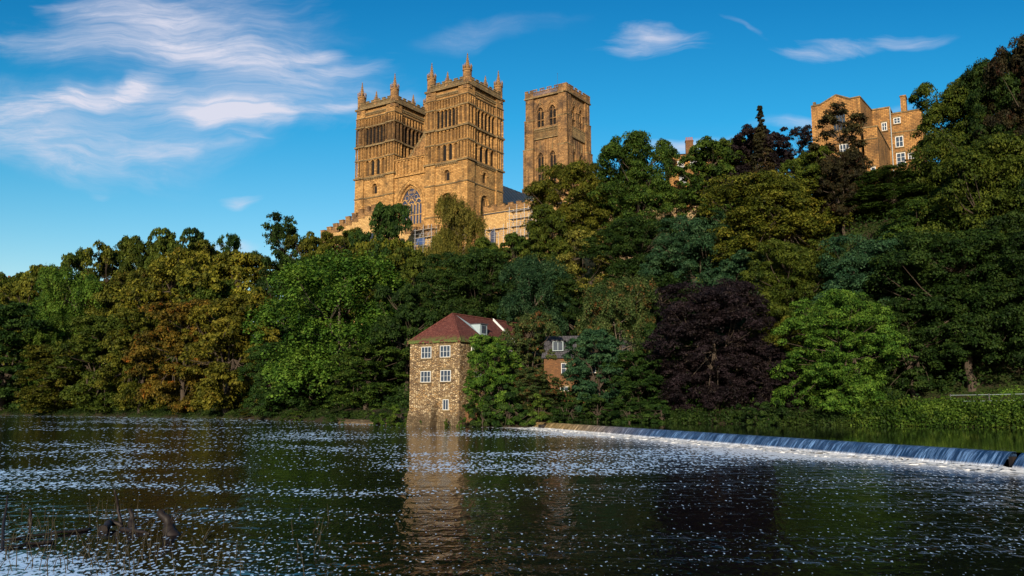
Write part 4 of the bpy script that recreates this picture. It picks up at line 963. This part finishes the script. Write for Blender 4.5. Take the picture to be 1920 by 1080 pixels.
# ------------------------------------------------------------------ trees
def crown_mesh(name, seed, Rr, H, kind, nl, per, leaf, z0=.25):
    """leaves on many overlapping lobes; returns mesh. Rr crown radius, H height in metres"""
    r = np.random.default_rng(seed)
    cen = []; rad = []
    def env(f):
        if kind in ('round', 'open'): return math.sqrt(max(0, 1 - abs((f - .48) / .58) ** 2.2))
        if kind in ('full', 'weep'): return min(1, .72 + .9 * f) * math.sqrt(max(0, 1 - max(0, (f - .40) / .66) ** 2.0))
        return math.sqrt(max(0, 1 - max(0, (f - .25) / .78) ** 2))
    nb = {'round': 13, 'open': 26, 'full': 17, 'weep': 15}.get(kind, 10) + (6 if Rr > 8.5 else 0)
    B = []
    for i in range(nb):
        f = (i + r.uniform(.1, .9)) / nb; f = (.06 if z0 > .1 else -.01) + (.84 if z0 > .1 else .9) * f; a = i * 2.4 + r.uniform(-.5, .5) + seed; e = env(f)
        br = Rr * r.uniform(*((.30, .50) if kind != 'open' else (.13, .27))) * (.72 + .28 * e)
        rr = Rr * e * r.uniform(.50, .78) * (1 + .22 * math.sin(2 * a + seed))
        B.append((rr * math.cos(a), rr * math.sin(a), z0 * H + (1 - z0) * H * f, br))
    # a leader that carries the top
    B.append((r.uniform(-.1, .1) * Rr, r.uniform(-.1, .1) * Rr, H - Rr * .36, Rr * .36)); B.append((0, 0, H * .55, Rr * (.5 if kind != 'open' else .2)))
    while len(cen) < nl:
        if kind == 'conifer':
            a = r.uniform(0, 2 * math.pi); f = r.uniform(0, 1) ** 1.2 * .98; zz = z0 * H + (1 - z0) * H * f; rr = Rr * (1 - f) * r.uniform(.5, 1) + .1
            cen.append((rr * math.cos(a), rr * math.sin(a), zz)); rad.append(.8 * (1 - f) + .16); continue
        bx, by, bz, br = B[r.integers(len(B))]
        dv = r.normal(size=3); dv /= np.linalg.norm(dv); 
        if dv[2] < -.35: dv[2] *= -1
        q = r.uniform(.75, 1.0); rl = Rr * (.125 if kind != 'open' else .105) * r.uniform(.55, 1.3)
        c = (bx + dv[0] * br * q, by + dv[1] * br * q, bz + dv[2] * br * q * .8)
        if c[2] < .12 or c[2] > H - rl * .3: continue
        cen.append(c); rad.append(rl)
    cen = np.array(cen); rad = np.array(rad)
    # leaves
    n = nl * per; li = np.repeat(np.arange(nl), per)
    dirs = r.normal(size=(n, 3)); dirs /= np.linalg.norm(dirs, axis=1)[:, None]
    flip = (dirs[:, 2] < -.15) & (r.random(n) < .75); dirs[flip, 2] *= -1
    fl = np.array([1, 1, .52]) if kind not in ('weep',) else np.array([.8, .8, 1.25])
    if kind == 'conifer': fl = np.array([1.3, 1.3, .35])
    sh = r.uniform(.72, 1.06, n) ** .8 if kind != 'open' else r.uniform(.25, 1.35, n); stray = r.random(n) < .06; sh[stray] *= r.uniform(1.05, 1.3, stray.sum())
    # every lobe is itself lumpy
    ph = r.uniform(0, 6.28, (nl, 3))
    lump = 1 + .22 * np.sin(dirs[:, 0] * 4.5 + ph[li, 0]) * np.sin(dirs[:, 1] * 4.5 + ph[li, 1]) + .12 * np.sin(dirs[:, 2] * 6 + ph[li, 2])
    P = cen[li] + dirs * (rad[li] * sh * lump)[:, None] * fl
    # droop away from the lobe centre
    hor = np.hypot(P[:, 0] - cen[li, 0], P[:, 1] - cen[li, 1]); P[:, 2] -= .12 * hor * hor / np.maximum(rad[li], .1)
    if kind == 'weep': P[:, 2] -= r.random(n) * .35 * rad[li]
    nrm = dirs * np.array([1, 1, 1.2]) + r.normal(size=(n, 3)) * .55 + np.array([0, 0, .45]); nrm /= np.linalg.norm(nrm, axis=1)[:, None]
    t1 = r.normal(size=(n, 3)); t1 -= (t1 * nrm).sum(1)[:, None] * nrm; t1 /= np.linalg.norm(t1, axis=1)[:, None]; t2 = np.cross(nrm, t1)
    s = leaf * r.uniform(.5, 1.45, n)[:, None]
    V = np.empty((n, 4, 3)); V[:, 0] = P - t1 * s * .62; V[:, 1] = P + t2 * s * .40 - t1 * s * .05; V[:, 2] = P + t1 * s * .62 - nrm * s * .12; V[:, 3] = P - t2 * s * .40 - t1 * s * .05
    V = V.reshape(-1, 3); V[:, 2] = np.maximum(V[:, 2], .02)
    F = np.arange(n * 4).reshape(n, 4)
    return np_mesh(name, V, F), cen, rad
def trunk_mesh(name, seed, cen, H, r0, many):
    rr = random.Random(seed); b = MB()
    forks = []
    zf = H * .28; p = Vector((0, 0, -1.5)); rad_ = r0 * 1.25
    for i in range(4):
        q = Vector((rr.uniform(-.25, .25) * r0 * 2, rr.uniform(-.25, .25) * r0 * 2, zf * (i + 1) / 4)); b.tube(p, q, rad_, rad_ * .88, 8); p = q; rad_ *= .88
    top = p; nf_ = 6
    for i in range(nf_):
        a = 2 * math.pi * i / nf_ + rr.uniform(-.4, .4); e = Vector((math.cos(a) * r0 * 5, math.sin(a) * r0 * 5, H * rr.uniform(.42, .62))); m_ = (top + e) / 2 + Vector((0, 0, -H * .03))
        b.tube(top, m_, rad_ * .6, rad_ * .45, 6); b.tube(m_, e, rad_ * .45, rad_ * .3, 6); forks.append(e)
    b.tube(top, (0, 0, H * .72), rad_ * .7, rad_ * .25, 6); forks.append(Vector((0, 0, H * .72))); forks.append(Vector((0, 0, H * .5)))
    idx = list(range(len(cen))); rr.shuffle(idx)
    for i in idx[:many]:
        c = Vector(cen[i]); f_ = min(forks, key=lambda v: (v - c).length + (3 if v.z > c.z + 1 else 0))
        m_ = (f_ + c) / 2 + Vector((rr.uniform(-.4, .4), rr.uniform(-.4, .4), -.3))
        b.tube(f_, m_, r0 * .2, r0 * .13, 5); b.tube(m_, c, r0 * .13, r0 * .04, 4)
    return b.mesh(name)
VAR = {}
def variant(key, seed, Rr, H, kind, nl, per, leaf, z0, r0, many, pale=False):
    me, cen, rad = crown_mesh('crown', seed, Rr, H, kind, nl, per, leaf, z0)
    VAR.setdefault(key, []).append((me, trunk_mesh('trunk', seed, cen, H, r0, many), Rr, H, pale))
for s in (11, 12, 13): variant('round', s, 6.5, 14, 'round', 330, 150, .27, .18, .38, 60)
for s in (21, 22, 23): variant('full', s, 7, 16, 'full', 420, 150, .27, .02, .40, 60)
for s in (31, 32): variant('bigfull', s, 10, 20, 'full', 640, 235, .235, .02, .5, 70)
for s in (41, 42): variant('biground', s, 9.5, 21, 'round', 600, 235, .235, .14, .5, 70)
for s in (51, 52, 53): variant('open', s, 6, 16, 'open', 330, 80, .24, .16, .26, 110)
for s in (61, 62): variant('weep', s, 8, 18, 'weep', 560, 170, .21, .02, .4, 60, True)
for s in (71,): variant('conifer', s, 2.6, 15, 'conifer', 170, 90, .22, .12, .25, 40)
for s in (81, 82, 83): variant('shrub', s, 2.6, 3.6, 'full', 42, 230, .19, .02, .12, 20)
def plant(kind, mat, x, y, top, Rw, label, cat='tree', name=None, group=None, sink=.3, vi=None, rz=None):
    z = gz(x, y) - sink; H = top - z
    vs = VAR[kind]; me, tr, rr, hh, pale = vs[rnd.randrange(len(vs)) if vi is None else vi % len(vs)]
    nm = name or {'conifer': 'conifer_tree', 'shrub': 'shrub'}.get(kind, 'broadleaf_tree')
    root = empty(nm, (x, y, z), rnd.uniform(0, 6.28) if rz is None else rz)
    root.scale = (Rw / rr, Rw / rr, H / hh)
    c = link('crown', me, root); t = link('trunk', tr, root)
    if not me.materials: me.materials.append(L[mat])
    if not tr.materials: tr.materials.append(M['bark'])
    c.material_slots[0].link = 'OBJECT'; c.material_slots[0].material = L[mat]
    t.material_slots[0].link = 'OBJECT'; t.material_slots[0].material = M['palebark' if pale else 'bark']
    return prop(root, label, cat, group)
def tree_px(kind, mat, px, pt, wpx, label, Y=None, d=None, **k):
    """px, pt: middle and top of the crown in the photo; wpx its width; Y distance, or d metres behind the river bank"""
    if Y is None:
        a = ray(px, pt)[0]; Y = 100.0
        for _ in range(60): Y = .5 * Y + .5 * (float(bankY(a * Y)) + d)
    p = at(px, pt, Y); Rw = wpx / 2 / 1600 * Y * 1.08
    return plant(kind, mat, p.x, p.y, p.z, Rw, label, **k)
T = tree_px
G1 = 'trees along the river bank'; G2 = 'trees on the wooded hillside'; G3 = 'trees along the skyline'
# -- left, along the water
T('full', 'dark', 20, 560, 190, 'dark green tree at the left end of the far bank, crown down to the water', d=1.5, group=G1)
T('full', 'olive', 112, 645, 130, 'short brown tinged tree leaning over the water, second along the left bank', d=1.5, group=G1)
T('full', 'midgreen', 195, 585, 150, 'dull olive tree at the water, between the brown tinged and the domed tree', d=1.5, group=G1)
T('full', 'olive', 275, 575, 130, 'domed olive tree at the water, beside the orange one', d=1.5, group=G1)
T('full', 'orange', 350, 560, 150, 'orange and rust tinged autumn tree reaching down to the water', d=1.5, group=G1)
T('full', 'yellow', 435, 545, 170, 'yellow green tree over the water, between the orange and the broad bright tree', d=1.5, group=G1)
T('full', 'dark', 515, 640, 110, 'short dark tree at the water beside the broad bright green tree', d=1.5, group=G1)
T('weep', 'bright', 150, 508, 150, 'pale green feathery tree amid olive trees on the left slope', d=17, group=G2)
T('round', 'olive', 50, 525, 130, 'olive tree below the tiny far castle', d=20, group=G2)
T('weep', 'bright', 100, 590, 110, 'small pale green tree low on the left slope above the brown tinged one', d=9, group=G2)
T('full', 'olive', 240, 505, 150, 'tall olive tree in the middle row of the left slope', d=22, group=G2)
T('full', 'yellow', 325, 470, 170, 'tall yellow green tree rising above the orange tree', d=20, group=G2)
T('full', 'yellow', 440, 462, 180, 'broad golden olive tree with layered boughs on the left slope', d=20, group=G2)
T('full', 'midgreen', 395, 510, 120, 'mid green tree wedged between two golden olive crowns', d=13, group=G2)
T('round', 'midgreen', 20, 512, 90, 'skyline tree just under the far castle at the left edge', d=45, group=G3)
T('round', 'olive', 82, 497, 110, 'low olive skyline tree, first to rise beside the far castle', d=44, group=G3)
T('round', 'midgreen', 133, 472, 100, 'thin dark tree top at the left of the skyline', d=50, group=G3)
T('round', 'olive', 205, 463, 110, 'round olive tree top on the left skyline', d=48, group=G3)
T('round', 'midgreen', 280, 447, 110, 'mid green tree top on the skyline over the tall olive tree', d=46, group=G3)
T('round', 'midgreen', 320, 434, 90, 'ragged dark tree top poking from the left skyline', d=44, group=G3)
T('round', 'dark', 375, 433, 80, 'small ragged tree top between two other ragged skyline tops', d=44, group=G3)
T('open', 'dark', 430, 425, 80, 'open airy tree top with sky showing through, left of the thin tall tree', d=44, group=G3)
T('round', 'olive', 370, 455, 130, 'wide olive crown below the ragged skyline tops', d=34, group=G3)
T('open', 'dark', 535, 398, 116, 'tall thin see-through tree standing alone against the sky left of the cathedral', d=40, group=G3)
T('round', 'olive', 590, 440, 110, 'olive tree on the skyline beside the thin see-through tree', d=44, group=G3)
T('round', 'dark', 535, 480, 120, 'dark tree in the notch under the thin see-through tree', d=26, group=G2)
# -- middle
T('weep', 'bright', 640, 468, 290, 'very broad bright green feathery tree, largest left of the mill', d=9, group=G1, rz=.4)
T('full', 'dark', 585, 650, 120, 'dark low foliage tree under the broad bright tree by the water', d=4, group=G1)
T('full', 'green', 690, 640, 150, 'green tree at the water just left of the mill', d=6, group=G1)
T('round', 'olive', 655, 432, 110, 'olive tree beneath the battlemented chapel gable', d=50, group=G2)
T('round', 'olive', 720, 445, 120, 'olive tree under the round dark tree at the cathedral front', d=44, group=G2)
T('full', 'dark', 720, 371, 108, 'round dense dark green tree in front of the cathedral west front', Y=170, group=G2, vi=0)
T('weep', 'sparse', 860, 366, 104, 'thin pale olive tree in front of the near pinnacled tower', Y=158, group=G2)
T('weep', 'sparse', 828, 425, 90, 'sparse pale tree below the near tower, beside the taller pale one', Y=156, group=G2)
T('round', 'midgreen', 790, 468, 110, 'mid green tree under the blue sheeted scaffolding', d=42, group=G2)
T('round', 'dark', 765, 535, 120, 'dark tree directly behind the mill roof hip', d=16, group=G2)
T('bigfull', 'dark', 880, 470, 190, 'large dark green tree rising behind the red tile mill roof', d=34, group=G2)
T('round', 'midgreen', 905, 447, 90, 'small mid green tree under the low scaffolding', Y=152, group=G2)
T('round', 'green', 965, 440, 110, 'green tree right under the tall silver scaffolding', Y=148, group=G2)
T('full', 'dark', 850, 560, 120, 'dark tree close behind the mill roof ridge', d=24, group=G2)
T('weep', 'teal', 1003, 478, 150, 'blue green feathery tree with pale limbs above the brick house', d=24, group=G2)
T('full', 'redmix', 990, 585, 110, 'green tree flecked with red beside the mill roof', Y=104, group=G1)
T('full', 'bright', 925, 628, 106, 'bright green tree leaning across the side wall of the mill', Y=97.5, sink=.5, group=G1)
T('full', 'redmix', 1005, 690, 92, 'low red flecked tree between the mill and the brick house', Y=96.5, group=G1)
T('weep', 'redmix', 1160, 518, 160, 'feathery green tree with orange fruit hanging beside the brick house', d=11, group=G1)
T('full', 'teal', 1122, 615, 112, 'blue green tree covering half the brick house', d=4, group=G1)
T('full', 'dark', 1195, 660, 110, 'dark low tree between fruiting tree and copper beech', d=4, group=G1)
# -- right hillside
T('biground', 'olive', 1085, 302, 165, 'olive tree covering the foot of the tall square tower', Y=152, group=G2)
T('round', 'midgreen', 1035, 390, 100, 'mid green tree at the end of the pale battlemented range', Y=146, group=G2)
T('biground', 'green', 1190, 256, 160, 'high domed green tree with gaps of sky just right of the square tower', Y=146, group=G3, vi=1)
T('open', 'sparse', 1092, 425, 120, 'yellowish sparse tree with slender limbs on the slope below the square tower', Y=126, group=G2)
T('bigfull', 'dark', 1195, 415, 190, 'broad dark tree on the slope under the high domed tree', Y=124, group=G2)
T('full', 'dark', 1055, 505, 120, 'dark tree between the yellowish sparse tree and the blue green one', d=26, group=G2)
T('round', 'green', 1332, 264, 122, 'green skyline tree beside the chimney stacks', Y=140, group=G3)
T('round', 'purple', 1420, 240, 120, 'dark purplish crown on the skyline under the conifer tip', Y=136, group=G3)
T('conifer', 'maroon', 1424, 196, 56, 'slender dark conifer tip poking above the purplish crown', Y=132, cat='conifer', group=None)
T('open', 'purple', 1500, 232, 84, 'small ragged purple tree against sky left of the orange college building', Y=136, group=G3)
T('round', 'midgreen', 1370, 258, 100, 'mid green tree wedged between skyline green and purplish crowns', Y=141, group=G3)
T('bigfull', 'teal', 1310, 400, 170, 'blue green tree between the broad dark and the great olive crown', Y=116, group=G2)
T('bigfull', 'olive', 1440, 322, 260, 'great olive crown, broadest on the right hillside', Y=112, group=G2, vi=1)
T('bigfull', 'midgreen', 1480, 450, 190, 'mid green tree below the great olive crown', d=22, group=G2)
T('full', 'dark', 1240, 520, 150, 'dark tree above the copper beech and behind the fruiting tree', d=24, group=G2)
T('full', 'teal', 1375, 470, 150, 'blue green tree standing right above the copper beech', d=24, group=G2)
T('open', 'maroon', 1572, 200, 130, 'thin dark red tree climbing in front of the gabled building', Y=113, group=G2)
T('round', 'maroon', 1575, 290, 90, 'dark crown under the thin dark red tree at the gabled wall', Y=110, group=G2)
T('round', 'midgreen', 1520, 285, 110, 'mid green tree at the foot of the gabled wall, left corner', Y=116, group=G2)
T('bigfull', 'green', 1675, 322, 170, 'green tree under the white windows of the college building', Y=108, group=G2)
T('bigfull', 'teal', 1640, 440, 220, 'hanging blue green tree in the middle of the right slope', d=20, group=G2)
T('biground', 'midgreen', 1800, 140, 180, 'high mid green tree hiding the end of the college building', Y=100, group=G3)
T('biground', 'dark', 1860, 105, 150, 'tall dark tree on the skyline, second from the right edge', Y=96, group=G3)
T('biground', 'maroon', 1925, 76, 170, 'tallest dark tree at the upper right corner', Y=93, group=G3)
T('bigfull', 'midgreen', 1850, 250, 260, 'huge mid green crown below the tall skyline trees at the right', Y=86, group=G2)
T('bigfull', 'green', 1720, 380, 200, 'green tree between the hanging blue green tree and the huge crown', Y=92, group=G2)
T('biground', 'dark', 1800, 430, 260, 'very dark spreading tree above the grassy fence bank', d=13, group=G2, vi=0)  # dark leaf colour from here down the slope stands in for cast shade
T('biground', 'dark', 1930, 400, 220, 'dark spreading tree at the right edge over the fence', d=12, group=G2)
T('bigfull', 'dark', 1970, 200, 200, 'dark crown filling the right edge of the hillside', Y=82, group=G2)
T('full', 'dark', 1700, 560, 150, 'shaded dark tree behind the bright bank tree', d=12, group=G2)
T('full', 'dark', 1790, 610, 140, 'shaded dark tree low behind the fence', d=18, group=G2)
T('full', 'dark', 1905, 600, 150, 'low shaded tree behind the right end of the fence', d=18, group=G2)
# -- right, along the water
T('bigfull', 'purple', 1335, 528, 220, 'broad blackish purple copper beech hanging over the upper river', d=6, group=G1)
T('full', 'dark', 1245, 600, 100, 'narrow shaded tree left of the copper beech', d=8, group=G1)
T('full', 'olive', 1470, 590, 110, 'olive tree between copper beech and bright green bank tree', d=10, group=G1)
T('bigfull', 'bright', 1568, 548, 195, 'bright green tree standing on the upper river bank beside the brambles', d=4, group=G1)
T('full', 'purple', 1445, 650, 90, 'low purple bough tree at the edge of the copper beech', d=5, group=G1)
# shrubs at the weir end, beside the mill and along the bank
SH = [(905, 738, 64, 96.5, 'dark', 'dark shrub against the mill lean-to'), (955, 722, 90, 94.8, 'dark', 'dark round shrub at the far end of the weir'),
      (1010, 735, 90, 93.6, 'green', 'green shrub hanging over the far weir end'), (1062, 742, 80, 93, 'dark', 'dark shrub in front of the brick house'),
      (1120, 740, 90, 92, 'dark', 'low dark shrub right of the brick house'), (1180, 750, 90, 90, 'dark', 'dark waterside shrub below the fruiting tree'),
      (1240, 748, 90, 88, 'dark', 'dark waterside shrub at the left foot of the copper beech'), (1430, 752, 90, 80, 'dark', 'small dark shrub at the right foot of the copper beech'),
      (748, 756, 56, 104.5, 'bright', 'small bright green shrub at the left foot of the mill'), (715, 774, 50, 107, 'bright', 'low weedy shrub on the ledge left of the mill'),
      (560, 770, 60, 133, 'green', 'green waterside shrub under the broad bright tree'), (480, 768, 60, 152, 'olive', 'olive waterside shrub under the yellow green tree'),
      (640, 770, 60, 118, 'dark', 'dark waterside shrub left of the ledge'), (868, 782, 22, 96.6, 'bright', 'tiny green shrub growing at the mill corner'), (838, 786, 18, 97.2, 'midgreen', 'tuft of weeds at the foot of the mill buttress'), (793, 788, 16, 100.5, 'green', 'tuft of weeds on the plinth of the mill, left part')]
for (px, pt, wp, Y, mt, lb) in SH: T('shrub', mt, px, pt, wp, lb, Y=Y, cat='shrub', group='shrubs along the water')
# ------------------------------------------------------------------ undergrowth (nobody could count it)
def scatter_leaves(name, P, size, mat, label, cat, seed, up=.4):
    r = np.random.default_rng(seed); n = len(P)
    nrm = r.normal(size=(n, 3)) * .8 + np.array([0, -.2, up]); nrm /= np.linalg.norm(nrm, axis=1)[:, None]
    t1 = r.normal(size=(n, 3)); t1 -= (t1 * nrm).sum(1)[:, None] * nrm; t1 /= np.linalg.norm(t1, axis=1)[:, None]; t2 = np.cross(nrm, t1)
    s = (size * r.uniform(.6, 1.4, n))[:, None]
    V = np.stack([P - t1 * s * .62, P + t2 * s * .4, P + t1 * s * .62, P - t2 * s * .4], 1).reshape(-1, 3)
    o = link(name, np_mesh(name, V, np.arange(n * 4).reshape(n, 4)), None, mat); return prop(o, label, cat, kind='stuff')
def band(x0, x1, d0, d1, n, h, seed, clump=2.2, rbank=None):
    r = np.random.default_rng(seed); m = n // 60
    x = r.uniform(x0, x1, m); y = bankY(x) + r.uniform(d0, d1, m); hh = h * r.uniform(.4, 1.1, m)
    li = np.repeat(np.arange(m), 60); k = len(li); dd_ = r.normal(size=(k, 3)); dd_ /= np.linalg.norm(dd_, axis=1)[:, None]; dd_[:, 2] = np.abs(dd_[:, 2])
    P = np.stack([x[li], y[li], np.zeros(k)], 1) + dd_ * np.stack([np.full(k, clump), np.full(k, clump), hh[li]], 1) * r.uniform(.7, 1.05, k)[:, None]
    P[:, 2] += ground(P[:, 0], P[:, 1]) - .1
    # keep the mill's and house's footprint clear
    lx = (P[:, 0] - pm.x) * math.cos(-ML_RZ) - (P[:, 1] - pm.y) * math.sin(-ML_RZ); ly = (P[:, 0] - pm.x) * math.sin(-ML_RZ) + (P[:, 1] - pm.y) * math.cos(-ML_RZ)
    keep = ~((lx > -MW - 1.2) & (lx < .8) & (ly > -3) & (ly < MLN + 1)); keep &= P[:, 2] > .1
    return P[keep]
Pu = np.concatenate([band(-170, -18, 6, 66, 90000, 3.2, 1, 3.0), band(-18, 36, 5, 66, 120000, 3.2, 2, 2.6), band(36, 110, 13, 66, 130000, 3.2, 12, 2.6)])
scatter_leaves('undergrowth', Pu, np.where(Pu[:, 0] > -18, .24, .34), L['dark'], 'dark leafy undergrowth filling the wooded slope under the trees', 'undergrowth', 3)
Pb = band(31, 62, .2, 3.6, 60000, 1.7, 4, 1.1)
scatter_leaves('bank_brambles', Pb, np.full(len(Pb), .17), L['bright'], 'tangled bright green brambles along the upper river bank', 'brambles', 5)
Pb = np.concatenate([band(-60, -16, .2, 2.5, 12000, .7, 6, 1.0), band(-170, -60, .2, 5, 40000, .9, 16, 1.6)]); Pb2 = band(3, 34, .2, 2.5, 16000, 1.0, 8, 1.0)
Pb = np.concatenate([Pb, Pb2]); scatter_leaves('bank_weeds', Pb, np.full(len(Pb), .2), L['dark'], 'low weeds and grass along the dark water edge', 'weeds', 7)  # dark leaves paint in the shade under the overhanging boughs
Pb = band(36, 75, 3.4, 12, 90000, .22, 9, 1.2)
scatter_leaves('grass_bank', Pb, np.full(len(Pb), .16), L['bright'], 'short green grass on the bank below the fence', 'grass', 10, .9)

# stone ledge beside the mill
b = MB(); lp = [at(690, 792, 112), at(640, 791, 116), at(755, 795, 104.5)]
for i in range(9):
    q = lp[1].lerp(lp[2], i / 8); hw = rnd.uniform(.5, 1.0); q.y += .8
    b.add([(q.x - hw, q.y - .2, -.5), (q.x + hw, q.y - .9, -.5), (q.x + hw, q.y + 1.6, -.5), (q.x - hw, q.y + 2, -.5), (q.x - hw, q.y, .08 + .1 * (i % 3)), (q.x + hw * .95, q.y - .6, .16), (q.x + hw, q.y + 1.6, .5), (q.x - hw, q.y + 2, .5)], [(0, 3, 2, 1), (4, 5, 6, 7), (0, 1, 5, 4), (1, 2, 6, 5), (2, 3, 7, 6), (3, 0, 4, 7)])
prop(b.build('stone_ledge', M['rubble']), 'low stone landing ledge at the water just left of the mill', 'ledge')

# fence on the right bank
fr = empty('rail_fence', (0, 0, 0)); fb_ = MB(); posts = []
xs = [39.5 + i * 2.6 for i in range(10)]
fp = []
for x in xs:
    y = float(bankY(x)) + 6.5; fp.append(Vector((x, y, gz(x, y))))
fr.location = fp[0]
for i, p in enumerate(fp):
    q = p - fp[0]; b = MB(); b.box(q.x - .045, q.x + .045, q.y - .045, q.y + .045, q.z - .3, q.z + 1.2); b.build('post', M['iron'], fr)
for h_ in (.55, 1.1):
    b = MB()
    for p, q in zip(fp[:-1], fp[1:]): b.tube(p - fp[0] + Vector((0, 0, h_)), q - fp[0] + Vector((0, 0, h_)), .018, .018, 5)
    b.build('rail', M['lead'], fr)
prop(fr, 'thin pale rail fence along the path above the grassy bank', 'fence')

# ------------------------------------------------------------------ driftwood and reeds in the near shallows
def water_at(px, py):
    a, bq = ray(px, py); Y = -CAM_Z / bq; return Vector((a * Y, Y, 0))
def branch(name, pts, r0, label, cat, twigs=()):
    """pts: (px, py, height above water); a bent tapering limb with knots"""
    b = MB(); P = [water_at(px, py) + Vector((0, 0, h)) for px, py, h in pts]
    o0 = Vector((P[0].x, P[0].y, 0)); P = [p - o0 for p in P]; n = len(P) - 1
    vs = []; fs = []; K = 8; steps = n * 5
    for s in range(steps + 1):
        f = s / steps * n; i = min(int(f), n - 1); q = P[i].lerp(P[i + 1], f - i)
        rr = r0 * (1 - .62 * s / steps) * (1 + .10 * math.sin(s * 2.3 + r0 * 90) + .06 * math.sin(s * 5.1)); q = q + Vector((math.sin(s * 1.1) * r0 * .2, 0, math.sin(s * 1.9) * r0 * .12))
        tan = (P[i + 1] - P[i]).to_track_quat('Z', 'Y').to_matrix()
        for k in range(K):
            a = 2 * math.pi * k / K; vs.append(tuple(q + tan @ Vector((rr * math.cos(a) * (1 + .2 * math.sin(3 * a)), rr * math.sin(a), 0))))
    for s in range(steps):
        for k in range(K): fs.append((s * K + k, s * K + (k + 1) % K, (s + 1) * K + (k + 1) % K, (s + 1) * K + k))
    fs.append(tuple(range(K - 1, -1, -1))); fs.append(tuple(steps * K + k for k in range(K)))
    b.add(vs, fs)
    for (i, dx, dz, dy) in twigs: b.tube(P[i], P[i] + Vector((dx, dy, dz)), r0 * .11, r0 * .03, 5)
    o = b.build(name, M['wood']); o.location = o0; o.data.polygons.foreach_set('use_smooth', [len(p.vertices) == 4 for p in o.data.polygons]); return prop(o, label, cat)
branch('branch', [(227, 982, -.05), (219, 982, .35), (211, 984, .72)], .045, 'bare branch standing upright out of the shallows', 'branch', ((1, .08, .06, 0),))
branch('tree_stump', [(326, 1003, -.15), (316, 1001, .12), (300, 1000, .42)], .17, 'thick broken stump leaning out of the water at a slant', 'stump', ((1, .22, .42, 0), (1, .30, .36, .05), (2, .12, .05, 0), (1, .12, .45, 0)))
branch('driftwood_log', [(192, 996, .02), (208, 990, .12), (232, 990, .03)], .09, 'knotted driftwood piece beside the upright branch', 'driftwood', ((1, .05, .2, 0), (1, -.1, .12, 0)))
branch('driftwood_log', [(248, 991, -.05), (246, 989, .12), (243, 988, .36)], .09, 'pointed snag between the upright branch and the leaning stump', 'driftwood', ((1, .1, .15, 0), (1, -.12, .1, 0)))
branch('driftwood_log', [(228, 994, .0), (258, 999, .03), (282, 1001, .0)], .06, 'low driftwood lying flat in front of the pointed snag', 'driftwood')
branch('sunken_branch', [(170, 995, .02), (100, 1003, .04), (10, 1013, .01)], .035, 'long thin branch lying on the water, the upper of two', 'branch')
branch('sunken_branch', [(100, 1018, .02), (45, 1024, .03), (-10, 1032, .01)], .035, 'long thin branch lying on the water, the lower of two', 'branch')
branch('branch', [(383, 1012, 0.02), (398, 998, .04)], .012, 'thin pale twig afloat beyond the stump', 'twig')
branch('post_stub', [(57, 982, -.1), (56, 982, .14), (55, 983, .32)], .055, 'short dark stake in the shallows among reeds', 'stake')
branch('branch', [(3, 1035, -.1), (5, 1012, .35), (9, 1003, .75)], .035, 'dark slanting stick at the left edge of the water', 'stick')
rr_ = random.Random(3); n_r = 0
RX = []
for _ in range(150):
    RX.append((rr_.uniform(-10, 320) if rr_.random() < .75 else rr_.uniform(280, 620), 958 + 125 * rr_.random() ** .8))
proto = []
for k in range(6):
    b = MB(); q = Vector((0, 0, -.1)); lean = rr_.uniform(-.12, .12)
    for s in range(4): 
        q2 = q + Vector((lean * (.3 + s * .3), 0, .11)); b.tube(q, q2, .010 - s * .002, .008 - s * .002, 4); q = q2
    if k % 2: b.tube((0, 0, .12), (.06 * (1 if k % 4 == 1 else -1), .02, .26), .006, .002, 4)
    proto.append(b.mesh('reed_stem'))
PL = [('dead reed stem standing in the shallow water at the lower left')]
for (px, py) in RX:
    p = water_at(px, py); me = proto[rr_.randrange(6)]; o = link('reed_stem', me, None, M['reed']); o.location = p; o.rotation_euler = (rr_.uniform(-.15, .15), rr_.uniform(-.2, .2), rr_.uniform(0, 6.28))
    s = rr_.uniform(.35, 1.5); o.scale = (1, 1, s); prop(o, PL[0], 'reed', 'reed stems in the near shallows')
